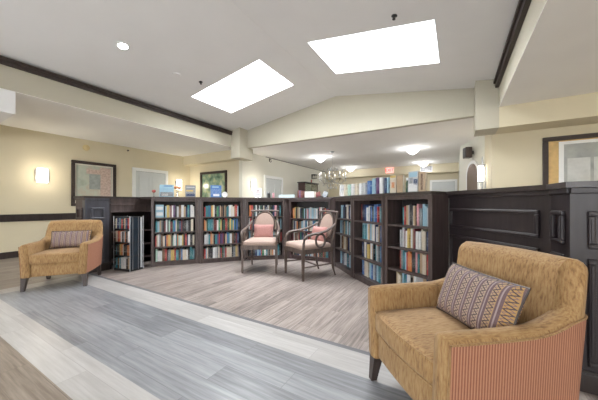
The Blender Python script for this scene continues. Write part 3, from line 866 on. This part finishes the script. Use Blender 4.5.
# ------------------------------------------------------------------ spinner rack with books
RKW, RKD, RKA = .38, .24, radians(10)
hx, hy = RKW/2, RKD/2
fc = Vector((-4.556, 2.318, 0)); Rk = Matrix.Rotation(RKA, 4, 'Z')
RKC = fc - Rk @ Vector((hx, -hy, 0))
rk = thing('book_rack', 'dark four-tier wire spinner rack filled with paperbacks beside the first bookcase', 'book rack', RKC, RKA)
bx('base', (-hx, hx, -hy, hy, 0, .035), M['black'], rk, .004)
TZ = [.035, .255, .475, .695]
for z in TZ[1:]+[.895]:
    bx('tier', (-hx+.004, hx-.004, -hy+.004, hy-.004, z-.012, z), M['black'], rk)
bx('core_panel', (-hx+.01, hx-.02, .07, .08, .035, .883), M['navy'], rk)
bx('side_panel', (hx-.016, hx-.008, -hy+.012, hy-.012, .035, .883), M['navy'], rk)
bx('edge_strip', (hx-.006, hx-.001, hy-.05, hy-.02, .035, .883), BM['pale grey'], rk)
for (x, y) in ((-hx, -hy), (hx, -hy), (hx, hy), (-hx, hy)):
    b = new_bm(); tube(b, [(x, y, 0), (x, y, .905)], .006, 6); link('post', b, M['chrome_wire'], rk)
b = new_bm()
for z in TZ: tube(b, [(-hx, -hy, z+.07), (hx, -hy, z+.07)], .0016, 5)
for y in (-hy+.05, hy-.09): tube(b, [(hx, y, 0.02), (hx, y, .895)], .0035, 5)
link('wire_guard', b, M['chrome_wire'], rk)
RR = random.Random(5)
TN = ['bottom tier', 'third tier', 'second tier', 'top tier']
rc = ['cream', 'red', 'white', 'pale grey', 'black', 'orange', 'light blue', 'navy blue', 'tan', 'yellow', 'dark red', 'teal', 'white', 'black', 'brown']
for ti, z in enumerate(TZ):
    x = -hx+.012; k = 0
    while x < hx-.06:
        w = RR.choice((.024, .028, .034, .042)); col = RR.choice(rc)
        bm = new_bm(); book_mesh(bm, w, .11, RR.uniform(.16, .19))
        p = RKC + Rk @ Vector((x+w/2, -hy+.012+RR.uniform(0, .02), z))
        o = link('paperback', bm, [BM[col], M['page']], loc=p, rotz=RKA)
        tag(o, '%s %s paperback, %s from left, %s of the spinner rack' % (sizeword(w), col, ORD[k], TN[ti]), 'book', 'paperbacks in the spinner rack')
        x += w+.002; k += 1

# ------------------------------------------------------------------ things on the counters
ZC = 1.235
def ctop(u, Y=None): pass
poppy = thing('poppy_ornament', 'tiny red poppy ornament on the counter left of the picture book', 'ornament', (-4.659, 2.776, ZC))
b = new_bm(); tube(b, [(0, 0, 0), (0, 0, .08)], .003, 6); lathe(b, [(.02, 0), (.02, .006), (.004, .01)], 10); link('stem', b, M['leg'], poppy)
b = new_bm(); lathe(b, [(.004, .07), (.026, .085), (.032, .105), (.024, .125), (.012, .12)], 12); link('petals', b, BM['red'], poppy, True)
rz1 = atan2(.60, .48)
facing('picture_book', 'wide blue and white picture book standing on the counter', 'book', (-4.50, 2.917, ZC), rz1, .235, .225, .02, BM['light blue'], -.15,
       ((.05, .95, .05, .4, BM['grey']), (.15, .6, .1, .3, BM['white']), (.3, .9, .86, .93, BM['blue'])))
fl = thing('flower_bouquet', 'small bouquet of orange flowers in a clear vase on the counter', 'flowers', (-4.45, 3.10, ZC))
b = new_bm(); lathe(b, [(.028, 0), (.03, .03), (.02, .08), (.026, .10), (.022, .10), (.016, .08), (.025, .03)], 14); link('vase', b, M['crystal'], fl, True)
for k in range(7):
    a = k*2.4; r = .055*sqrt(k/7); 
    b = new_bm(); tube(b, [(0, 0, .06), (r*cos(a), r*sin(a), .17+.01*(k % 3))], .002, 5); link('stem', b, BM['dark green'], fl)
    b = new_bm(); c = Vector((r*cos(a), r*sin(a), .185-.03*(k/7)))
    for q in range(6):
        aa = q*pi/3; tube(b, [c, c+Vector((.022*cos(aa), .022*sin(aa), .014)), c+Vector((.040*cos(aa), .040*sin(aa), .006))], [.012, .019, .008], 6, flat=.6)
    lathe(b, [(.016, -.012), (.036, .004), (.034, .018), (.012, .03)], 10, c)
    link('bloom', b, M['petal'] if k % 3 else BM['tan'], fl, True)
facing('hardback', 'dark hardback with yellow title band standing on the counter', 'book', (-4.263, 3.24, ZC), rz1, .18, .225, .03, BM['grey'], -.12,
       ((.08, .75, .48, .6, BM['yellow']), (.1, .9, .78, .88, BM['pale grey']), (.1, .9, .1, .3, BM['navy blue'])))
facing('hardback', 'bright blue book standing on the counter before the green painting', 'book', (-3.957, 3.578, ZC), rz1, .20, .235, .03, BM['blue'], -.12,
       ((.25, .8, .1, .28, BM['white']), (.15, .75, .8, .9, BM['light blue'])))
pl = thing('plate', 'small round white dish standing beside the bright blue book', 'dish', (-3.857, 3.703, ZC), rz1)
b = new_bm(); lathe(b, [(.004, 0), (.035, .002), (.055, .012), (.052, .014), (.034, .006), (.004, .004)], 20)
bmesh.ops.transform(b, matrix=Matrix.Translation((0, 0, .055)) @ Matrix.Rotation(pi/2, 4, 'X'), verts=b.verts); link('dish', b, M['white'], pl, True)
b = new_bm(); box(b, -.02, .02, .0, .03, 0, .012); link('stand', b, M['leg'], pl)
sg = facing('counter_sign', 'white upright sign with pink lettering blocks on the counter', 'sign', (-3.40, 4.153, ZC), radians(38), .15, .19, .006, M['white'], -.1,
       ((.2, .8, .55, .62, BM['pink']), (.4, .6, .68, .78, BM['dark red']), (.25, .75, .3, .34, BM['purple'])))
bx('foot', (-.06, .06, -.03, .05, 0, .005), M['glass'], sg)
pc = thing('pen_cup', 'small dark pen cup beside the pink sticky notes on counter', 'pen cup', (-3.258, 4.324, ZC))
b = new_bm(); lathe(b, [(.03, 0), (.032, .09), (.028, .09), (.026, .01)], 14); link('cup', b, M['black'], pc, True)
for k in range(3):
    b = new_bm(); tube(b, [(.01*cos(k*2), .01*sin(k*2), .012), (.026*cos(k*2), .026*sin(k*2), .12)], .0035, 6); link('pen', b, BM[('grey', 'black', 'blue')[k]], pc)
facing('note_block', 'little pink upright booklet beside the dark pen cup', 'booklet', (-3.19, 4.385, ZC), radians(30), .045, .10, .02, BM['pink'])
facing('display_tray', 'long low pale blue glass display panel on the counter', 'display', (-3.02, 4.62, ZC), radians(25), .33, .07, .02, plain('pale_blue_glass', (.50, .62, .64), .2))
for k, (x, c, h) in enumerate(((-2.77, 'dark red', .15), (-2.733, 'purple', .15), (-2.696, 'dark red', .14))):
    bm = new_bm(); book_mesh(bm, .032, .12, h); o = link('hardback', bm, [BM[c], M['page']], loc=(x, 4.67, ZC), rotz=radians(5))
    tag(o, ('leftmost', 'middle', 'rightmost')[k]+' of three short dark red books left of the white box', 'book', 'three short dark books on the far counter')
facing('document_box', 'white rectangular document box on the counter behind the right chair', 'box', (-2.52, 4.687, ZC), radians(3), .21, .125, .09, M['white'])
ea = thing('book_easel', 'open dark red book leaning on a stand left of the book row', 'book', (-2.282, 4.72, ZC), radians(-5))
for s in (-1, 1):
    b = new_bm(); Rm = Matrix.Rotation(-.35, 4, 'X') @ Matrix.Rotation(s*.35, 4, 'Y') @ Matrix.Rotation(s*.12, 4, 'Z')
    box(b, min(0, s*.10), max(0, s*.10), 0, .012, .03, .15, M4=Rm, bev=.002); link('page_side', b, BM['dark red' if s < 0 else 'grey'], ea)
b = new_bm(); box(b, -.05, .05, -.03, .08, 0, .03); link('stand', b, M['leg'], ea)

# the row of books on the right-hand counter
def on_run(s):
    """distance s along the run from its far left end -> point, angle"""
    pts = [Vector(p) for p in right]; 
    for a, b_ in zip(pts, pts[1:]):
        L = (b_-a).length
        if s <= L or b_ is pts[-1]: d = (b_-a)/L; return a+d*s, atan2(d.y, d.x)
        s -= L
row = [ # start, end, height, colour, description
 (.08, .24, .206, 'white', 'plain white book at the far left end'), (.26, .43, .195, 'cream', 'pale cream book second from the far left'), (.45, .56, .184, 'mint green', 'pale green book'),
 (.58, .69, .182, 'white', 'white book just right of the pale green one'), (.70, .84, .178, 'cream', 'wide cream book'), (.85, .94, .172, 'white', 'short white book right of the wide cream one'),
 (.95, 1.05, .172, 'pale grey', 'pale grey book touching the bright blue book'), (1.07, 1.185, .19, 'blue', 'bright blue book'), (1.195, 1.29, .211, 'light blue', 'sky blue book'),
 (1.30, 1.35, .216, 'purple', 'slim dark purple book'), (1.36, 1.47, .207, 'white', 'tall white book'), (1.48, 1.52, .195, 'navy blue', 'slim navy book'), (1.525, 1.58, .195, 'light blue', 'light blue book right of the slim navy one')]
for (s0, s1, h, c, nm) in row:
    p, a = on_run((s0+s1)/2); nrm = Vector((-sin(a), cos(a)))
    q = p+nrm*.055
    # spines turned partly toward the room: two or three covers deep
    bm = new_bm(); book_mesh(bm, min(.062, (s1-s0)*.62), .15, h); o = link('upright_book', bm, [BM[c], M['page']], loc=(q.x, q.y, ZC), rotz=a+(.0 if s0 > 1.5 else .12))
    tag(o, nm+' in the right-hand counter row', 'book', 'row of books standing on the right-hand counter')
def spot(sv, o):
    p, a = on_run(sv); q = p+Vector((-sin(a), cos(a)))*o; return (q.x, q.y, ZC), a
l, a = spot(1.64, .06)
facing('cookbook', 'cream cookbook with yellow top and red picture facing out on the right counter', 'book', l, a+.1, .085, .214, .04, BM['cream'], 0,
       ((.05, .95, .86, .98, BM['yellow']), (.3, .75, .3, .6, BM['orange'])))
l, a = spot(1.74, .06)
facing('hardback', 'plain tan hardback facing out between the cookbook and photo book', 'book', l, a+.05, .085, .206, .04, BM['tan'])
l, a = spot(1.82, .10)
bt = thing('bottle', 'small dark bottle with white cap between tan hardback and photo book', 'bottle', l)
b = new_bm(); lathe(b, [(.022, 0), (.024, .01), (.024, .11), (.014, .13), (.014, .14)], 14); link('bottle_body', b, BM['dark green'], bt, True)
b = new_bm(); lathe(b, [(.018, .14), (.02, .145), (.02, .165), (.016, .17)], 14); link('cap', b, M['white'], bt, True)
l, a = spot(1.92, .05)
facing('photo_book', 'tall grey and white photo book facing out on the right counter', 'book', l, a, .125, .234, .03, BM['pale grey'], -.06,
       ((.05, .95, .05, .42, BM['white']), (.15, .45, .42, .7, BM['grey']), (.55, .95, .35, .62, BM['navy blue']), (.1, .9, .72, .95, BM['light blue'])))
l, a = spot(2.03, .06)
facing('hardback', 'tan and brown hardback at the right end of the counter row', 'book', l, a+.25, .07, .216, .05, BM['tan'], 0, ((.3, .6, .1, .9, BM['brown']),))

# ------------------------------------------------------------------ wall art
def artwork(kind):
    t = NT('print_'+kind)
    n = t.noise(t.mapping((5, 5, 5)), 1, 5)
    if kind == 'courtyard': c = t.ramp(n, [(.3, (.36, .40, .33)), (.45, (.46, .50, .42)), (.6, (.48, .44, .35)), (.75, (.56, .54, .46))])
    elif kind == 'garden': c = t.ramp(n, [(.3, (.08, .14, .10)), (.48, (.22, .32, .22)), (.6, (.42, .46, .26)), (.75, (.44, .52, .5))])
    else: c = t.ramp(n, [(.3, (.25, .27, .26)), (.7, (.42, .43, .41))])
    t.base(c); t.rough(.15)
    return t.m
def picture(label, M4, w, h, z0, fr, parts, fw=.07):
    """framed picture, local x along wall, face toward -y"""
    t = thing('framed_picture', label, 'picture')
    b = new_bm()
    for (x0, x1, a, c) in ((0, w, 0, fw), (0, w, h-fw, h), (0, fw, fw, h-fw), (w-fw, w, fw, h-fw)): box(b, x0, x1, -.045, -.002, z0+a, z0+c, M4=M4, bev=.008)
    link('frame', b, fr, t)
    for (nm, x0, x1, a, c, y, m) in parts:
        b = new_bm(); box(b, x0, x1, y, -.003, z0+a, z0+c, M4=M4); link(nm, b, m, t)
    return t
rose = plain('rose_print_area', (.50, .38, .32), .3, var=.2, scale=25)
teal_d = plain('grey_doorway_print', (.30, .33, .31), .3, var=.15, scale=14)
picture('dark framed courtyard print on the left wall behind the armchair', Matrix.Translation((XL, 2.67, 0)) @ RX, .96, 1.10, 1.06, M['beam'],
        (('mat', .07, .89, .07, 1.03, -.012, M['page']), ('print', .10, .86, .10, 1.0, -.014, artwork('courtyard')), ('print_detail', .60, .84, .12, .98, -.016, rose), ('print_detail', .30, .62, .80, .92, -.0165, rose), ('print_detail', .36, .60, .42, .80, -.017, teal_d)), .07)
picture('dark framed green garden painting on the wall behind the bookcases', Matrix.Translation((-7.30, 5.95, 0)), 1.22, 1.02, 1.14, M['beam'],
        (('print', .08, 1.14, .08, .94, -.014, artwork('garden')),), .08)
doorw = plain('painted_door_print', (.50, .51, .49), .3, var=.1, scale=12)
picture('large dark framed picture of grey doors with gold mat on the right wall', Matrix.Translation((1.26, 5.9, 0)), 1.75, 1.35, .86, M['beam'],
        (('gold_mat', .07, 1.68, .07, 1.28, -.012, plain('gold_mat_board', (.62, .42, .17), .5, var=.12, scale=14)),
         ('inner_frame', .20, 1.60, .12, 1.26, -.022, M['white']),
         ('print', .26, 1.54, .18, 1.21, -.025, artwork('doors')),
         ('print_detail', .30, .56, .18, .98, -.027, doorw), ('print_detail', .60, .98, .18, .98, -.027, doorw), ('print_detail', 1.02, 1.4, .18, .98, -.027, doorw),
         ('print_detail', .68, .90, .45, .88, -.029, M['case']), ('print_detail', .70, .88, .47, .86, -.031, M['white'])), .07)
# dish with a dome light painted as a round ornament in that picture
# hutch on the corridor wall
hu = thing('china_cabinet', 'dark glass-fronted cabinet against the far corridor wall', 'cabinet', (-5.46, 9.15, 0))
bx('carcass', (0, .36, 0, 1.15, 0, .95), M['case_red'], hu, .005)
bx('back_panel', (0, .03, 0, 1.15, .95, 1.96), M['doorleaf'], hu)
for y in (0, 1.11): bx('side_panel', (.03, .34, y, y+.04, .95, 1.96), M['case_red'], hu)
bx('cornice', (0, .38, -.02, 1.17, 1.96, 2.0), M['black'], hu, .004)
bx('shelf', (.03, .33, .04, 1.11, 1.42, 1.44), M['case_red'], hu)
bx('door_glass', (.335, .342, .04, 1.11, .97, 1.94), glass_mat('cabinet_glass', (.8, .9, .88), .3), hu)
rd = thing('red_figurine', 'tiny red figurine on top of the glass-fronted cabinet', 'figurine', (-5.25, 9.95, 2.0))
b = new_bm(); lathe(b, [(.03, 0), (.035, .02), (.02, .06), (.028, .10), (.018, .14), (.004, .16)], 12); link('figure', b, BM['red'], rd, True)
ln = thing('wall_lantern', 'small black lantern on the corridor wall above the cabinet', 'lantern', (-5.48, 10.45, 2.22))
bx('backplate', (0, .02, -.05, .05, .02, .20), M['black'], ln); bx('cage', (.05, .19, -.09, .09, .03, .17), M['glass'], ln)
b = new_bm(); box(b, .02, .21, -.11, .11, .17, .20, bev=.004); box(b, .02, .20, -.10, .10, .015, .03); 
for (x, y) in ((.05, -.09), (.19, -.09), (.05, .09), (.19, .09)): box(b, x-.006, x+.006, y-.006, y+.006, .03, .17)
link('lantern_frame', b, M['black'], ln)
hk = thing('ceiling_hook', 'small dark hanging hook near the corridor ceiling', 'hook', (-5.48, 7.31, 2.52))
b = new_bm(); box(b, 0, .012, -.025, .025, .04, .15); tube(b, [(.01, 0, .13), (.07, 0, .11), (.08, 0, .04), (.04, 0, .02)], .01, 6); link('hook_arm', b, M['leg'], hk)

# ------------------------------------------------------------------ lamps
def make_sconce(label, M4, z, w=.20, h=.33, e=8):
    t = thing('wall_sconce', label, 'wall lamp', group=None)
    b = new_bm(); box(b, -w*.45, w*.45, -.02, 0, z-h*.4, z+h*.4, M4=M4, bev=.003); link('backplate', b, M['metal'], t)
    b = new_bm(); N = 10; A = []; 
    for k in range(N+1):
        a = pi*k/N; A.append((w/2*.92*cos(a), -.02-.085*sin(a)))
    quadprism(b, A, z-h/2, z+h/2); bmesh.ops.transform(b, matrix=M4, verts=b.verts); link('lamp_shade', b, M['shade'], t, False)
    for s in (-1, 1):
        b = new_bm(); box(b, s*w/2-.012, s*w/2+.012, -.05, 0, z-h*.42, z+h*.42, M4=M4, bev=.003); link('side_bar', b, M['metal'], t)
    L = bpy.data.lights.new('sconce_light', 'POINT'); L.energy = e; L.color = (1, .90, .74); L.shadow_soft_size = .08
    o = bpy.data.objects.new('sconce_light', L); COL.objects.link(o); o.location = M4 @ Vector((0, -.30, z)); 
    return t
make_sconce('lit half-round sconce left of the courtyard print on the left wall', Matrix.Translation((XL, 2.16, 0)) @ RX, 1.735, .20, .31)
make_sconce('lit sconce between the white door and the room corner', Matrix.Translation((XL, 5.50, 0)) @ RX, 1.74, .20, .33)
make_sconce('lit sconce on the corridor wall beside the white door', Matrix.Translation((-5.48, 6.45, 0)) @ RX, 1.70, .20, .33)
ts = thing('tube_sconce', 'tall lit glass tube sconce beside the arched mirror', 'wall lamp', (.57, 6.95, 0))
bx('backplate', (-.02, 0, -.05, .05, 1.45, 1.9), M['metal'], ts)
b = new_bm(); lathe(b, [(.05, 1.60), (.055, 1.61), (.055, 1.92), (.05, 1.93)], 16, (-.09, 0, 0)); link('lamp_shade', b, M['shade'], ts, True)
for y in (-.09, .09):
    b = new_bm(); tube(b, [(-.06, y, 1.38), (-.06, y, 2.12)], .009, 8); link('rod', b, M['chrome_wire'], ts, True)
b = new_bm(); box(b, -.13, 0, -.10, .10, 1.575, 1.595); box(b, -.13, 0, -.10, .10, 1.935, 1.95); link('bracket', b, M['metal'], ts)
L = bpy.data.lights.new('sconce_light', 'POINT'); L.energy = 7; L.color = (1, .93, .8); L.shadow_soft_size = .06
o = bpy.data.objects.new('sconce_light', L); COL.objects.link(o); o.location = (.30, 6.9, 1.75)
make_sconce('lit sconce on the right-hand wall near the partition', Matrix.Translation((XR, 3.6, 0)) @ Matrix.Rotation(-pi/2, 4, 'Z'), 1.74, .20, .33, e=26)  # this and the next two: out-of-view sconces added to brighten the low ceilings
make_sconce('lit sconce on the right-hand wall nearest the windows', Matrix.Translation((XR, .4, 0)) @ Matrix.Rotation(-pi/2, 4, 'Z'), 1.74, .20, .33, e=26)
make_sconce('lit sconce on the left wall nearest the windows', Matrix.Translation((XL, -1.2, 0)) @ RX, 1.74, .20, .33, e=26)
# dome ceiling lights
DL = [(-3.92, 8.08, 'left near'), (-3.92, 11.05, 'left far'), (-1.04, 8.15, 'right near'), (-1.04, 11.05, 'right far')]
def make_dome():
    t = thing('dome_light', '', 'ceiling light', (0, 0, 0), 0, 'glass dome lights on the far room ceiling')
    b = new_bm(); lathe(b, [(.10, 0), (.11, -.02), (.10, -.045), (.03, -.05)], 24); link('canopy', b, M['metal'], t, True)
    b = new_bm(); lathe(b, [(.13, -.045), (.165, -.06), (.155, -.09), (.125, -.10), (.11, -.135), (.05, -.16), (.005, -.165)], 24); link('glass_bowl', b, M['dome'], t, True)
    b = new_bm(); lathe(b, [(.004, -.17), (.016, -.175), (.012, -.19), (.003, -.205)], 12); link('finial', b, M['metal'], t, True)
    return t
d0 = make_dome()
for i, (x, y, nm) in enumerate(DL):
    d = d0 if i == 0 else copy_tree(d0)
    d.location = (x, y, H); d['label'] = 'glass dome ceiling light, %s one of the four in the far room' % nm
    L = bpy.data.lights.new('dome_lamp', 'POINT'); L.energy = 17; L.color = (.97, .98, 1); L.shadow_soft_size = .15
    o = bpy.data.objects.new('dome_lamp', L); COL.objects.link(o); o.location = (x, y, H-.24)
# recessed light in the vault
def on_vault(name, label, cat, x, y, build):
    t = thing(name, label, cat, (x, y, zv((x, y)))); s = 1 if x < VM else -1
    t.rotation_euler = (0, -s*math.atan(SL), 0); build(t); return t
def b1(t):
    b = new_bm(); lathe(b, [(.062, -.002), (.095, -.002), (.095, -.010), (.075, -.012), (.062, -.008)], 24); link('trim_ring', b, M['white'], t, True)
    b = new_bm(); lathe(b, [(.062, -.009), (.060, -.0125), (.02, -.014)], 24); link('lens', b, M['bulb'], t, True)
on_vault('recessed_light', 'round lit recessed downlight in the left ceiling slope', 'ceiling light', -4.06, 1.97, b1)
L = bpy.data.lights.new('downlight', 'SPOT'); L.energy = 40; L.spot_size = 2.2; L.spot_blend = .6; L.color = (1, .95, .88); L.shadow_soft_size = .06
o = bpy.data.objects.new('downlight', L); COL.objects.link(o); o.location = (-4.06, 1.97, 3.31)
def b2(t):
    b = new_bm(); lathe(b, [(.032, 0), (.035, -.006), (.012, -.01), (.012, -.035), (.02, -.04), (.018, -.045)], 14); link('sprinkler_body', b, M['black'], t, True)
on_vault('sprinkler_head', 'small dark sprinkler head left of the left skylight', 'sprinkler', -4.03, 3.28, b2)
on_vault('sprinkler_head', 'small dark sprinkler head above the right skylight', 'sprinkler', -.62, 3.28, b2)
def b3(t):
    b = new_bm(); lathe(b, [(.075, 0), (.07, -.012), (.02, -.015)], 22); link('disc', b, M['ceil'], t, True)
on_vault('ceiling_cover', 'round pale cover plate on the left ceiling slope', 'cover plate', -4.15, 2.87, b3)
sd = thing('wall_detector', 'round beige detector high on left wall above the courtyard print', 'detector', (XL, 2.97, 2.50))
b = new_bm(); lathe(b, [(.075, 0), (.07, .025), (.03, .035)], 20); bmesh.ops.transform(b, matrix=Matrix.Rotation(pi/2, 4, 'Y'), verts=b.verts); link('detector_body', b, plain('beige_plastic', (.62, .50, .27), .5), sd, True)
sk = thing('side_sprinkler', 'tiny dark sidewall sprinkler above the white door on left wall', 'sprinkler', (XL, 3.94, 2.60))
b = new_bm(); lathe(b, [(.025, 0), (.022, .01), (.008, .014), (.008, .04), (.014, .045)], 12); bmesh.ops.transform(b, matrix=Matrix.Rotation(pi/2, 4, 'Y'), verts=b.verts); link('sprinkler_body', b, M['leg'], sk, True)
# exit sign and grille on the far soffit
ex = thing('exit_sign', 'lit red and white EXIT sign on the far soffit', 'exit sign', (-2.42, 11.8, 2.45))
bx('housing', (-.16, .16, -.05, 0, 0, .22), emit('lit_sign_face', (1, .50, .45), 1.0), ex, .004)
cu = bpy.data.curves.new('exit_text', 'FONT'); cu.body = 'EXIT'; cu.size = .17; cu.extrude = .003; cu.align_x = 'CENTER'; cu.align_y = 'CENTER'
tmp = bpy.data.objects.new('tmp', cu); COL.objects.link(tmp); bpy.context.view_layer.update()
me = bpy.data.meshes.new_from_object(tmp.evaluated_get(bpy.context.evaluated_depsgraph_get())); bpy.data.objects.remove(tmp)
me.materials.append(emit('exit_letters', (.9, .04, .03), 1.2))
tx = bpy.data.objects.new('lettering', me); COL.objects.link(tx); tx.parent = ex; tx.location = (0, -.054, .11); tx.rotation_euler = (pi/2, 0, 0)
vg = thing('air_grille', 'dark rectangular air grille on the far soffit', 'vent', (-1.0, 11.8, 2.42))
bx('grille_frame', (-.22, .22, -.015, 0, 0, .22), M['metal'], vg)
b = new_bm()
for k in range(7): box(b, -.20, .20, -.022, -.015, .02+k*.027, .04+k*.027)
link('louvres', b, M['black'], vg)

# chandelier in the far room
cx, cy = -3.2, 7.42
cd = thing('chandelier', 'sparkling clear glass chandelier hanging in the far room', 'chandelier', (cx, cy, 0))
b = new_bm(); lathe(b, [(.06, 2.70), (.065, 2.685), (.03, 2.66)], 16); tube(b, [(0, 0, 2.67), (0, 0, 2.20)], .003, 6); link('hanging_rod', b, M['chrome_wire'], cd)
b = new_bm(); lathe(b, [(.004, 1.66), (.03, 1.70), (.012, 1.75), (.05, 1.80), (.02, 1.86), (.015, 1.95), (.045, 2.0), (.02, 2.06), (.03, 2.12), (.006, 2.16)], 14); link('centre_column', b, M['crystal'], cd, True)
for k in range(8):
    a = k*pi/4+.2; ca, sa = cos(a), sin(a)
    b = new_bm(); tube(b, [(r*ca, r*sa, z) for r, z in ((.02, 1.82), (.14, 1.74), (.28, 1.73), (.38, 1.80), (.40, 1.88))], .011, 6)
    arm = link('glass_arm', b, M['crystal'], cd, True)
    b = new_bm(); lathe(b, [(.012, 1.88), (.045, 1.90), (.05, 1.91), (.012, 1.905), (.012, 1.97), (.010, 1.99)], 10, (.40*ca, .40*sa, 0)); link('candle_cup', b, M['white'], arm, True)
    b = new_bm(); lathe(b, [(.006, 1.992), (.013, 2.01), (.010, 2.035), (.002, 2.055)], 8, (.40*ca, .40*sa, 0)); link('candle_bulb', b, M['bulbsmall'], arm, True)
    for (r, z) in ((.40, 1.83), (.28, 1.67), (.22, 2.0), (.14, 2.16), (.30, 2.10), (.12, 1.60)):
        b = new_bm(); lathe(b, [(.002, z+.06), (.008, z+.03), (.022, z), (.004, z-.04)], 6, (r*ca, r*sa, 0)); link('crystal_drop', b, M['crystal'] if k % 3 else M['chrome_wire'], arm)

# ------------------------------------------------------------------ daylight
w = bpy.data.worlds.new('World'); S.world = w; w.use_nodes = True
nt = w.node_tree; nt.nodes.clear()
wo = nt.nodes.new('ShaderNodeOutputWorld'); bg = nt.nodes.new('ShaderNodeBackground')
tc = nt.nodes.new('ShaderNodeTexCoord'); gr = nt.nodes.new('ShaderNodeTexNoise'); gr.inputs['Scale'].default_value = 2
rp_ = nt.nodes.new('ShaderNodeValToRGB'); rp_.color_ramp.elements[0].color = (.85, .92, 1, 1); rp_.color_ramp.elements[1].color = (1, 1, 1, 1)
nt.links.new(tc.outputs['Generated'], gr.inputs[0]); nt.links.new(gr.outputs['Fac'], rp_.inputs[0]); nt.links.new(rp_.outputs[0], bg.inputs[0])
bg.inputs[1].default_value = 6.0
nt.links.new(bg.outputs[0], wo.inputs[0])
def area(name, loc, rot, sx, sy, e, col=(1, 1, 1)):
    L = bpy.data.lights.new(name, 'AREA'); L.shape = 'RECTANGLE'; L.size = sx; L.size_y = sy; L.energy = e; L.color = col
    o = bpy.data.objects.new(name, L); COL.objects.link(o); o.location = loc; o.rotation_euler = rot; return o
for (x0, x1) in holes:
    area('skylight_daylight', ((x0+x1)/2, (HY0+HY1)/2, 3.82), (0, 0, 0), x1-x0-.1, HY1-HY0-.1, 135, (.93, .97, 1))
for (x0, x1) in added_wins:
    area('window_daylight', ((x0+x1)/2, YB-.02, 1.42), (pi/2+radians(28), 0, 0), x1-x0-.1, 1.7, 62, (.95, .98, 1))  # lamps of the added unseen windows, tilted up to lift the ceilings

# ------------------------------------------------------------------ camera
cam = bpy.data.cameras.new('camera'); co = bpy.data.objects.new('camera', cam); COL.objects.link(co)
co.location = (0, 0, 1.1); co.rotation_euler = (pi/2, 0, radians(30.5))
cam.lens = 265/598*36; cam.sensor_width = 36; cam.sensor_fit = 'HORIZONTAL'; cam.shift_y = 4.4/598; cam.clip_start = .05
S.camera = co
S.view_settings.view_transform = 'Standard'; S.view_settings.look = 'None'; S.view_settings.gamma = 1; S.view_settings.use_curve_mapping = False
S.view_settings.exposure = 0.0
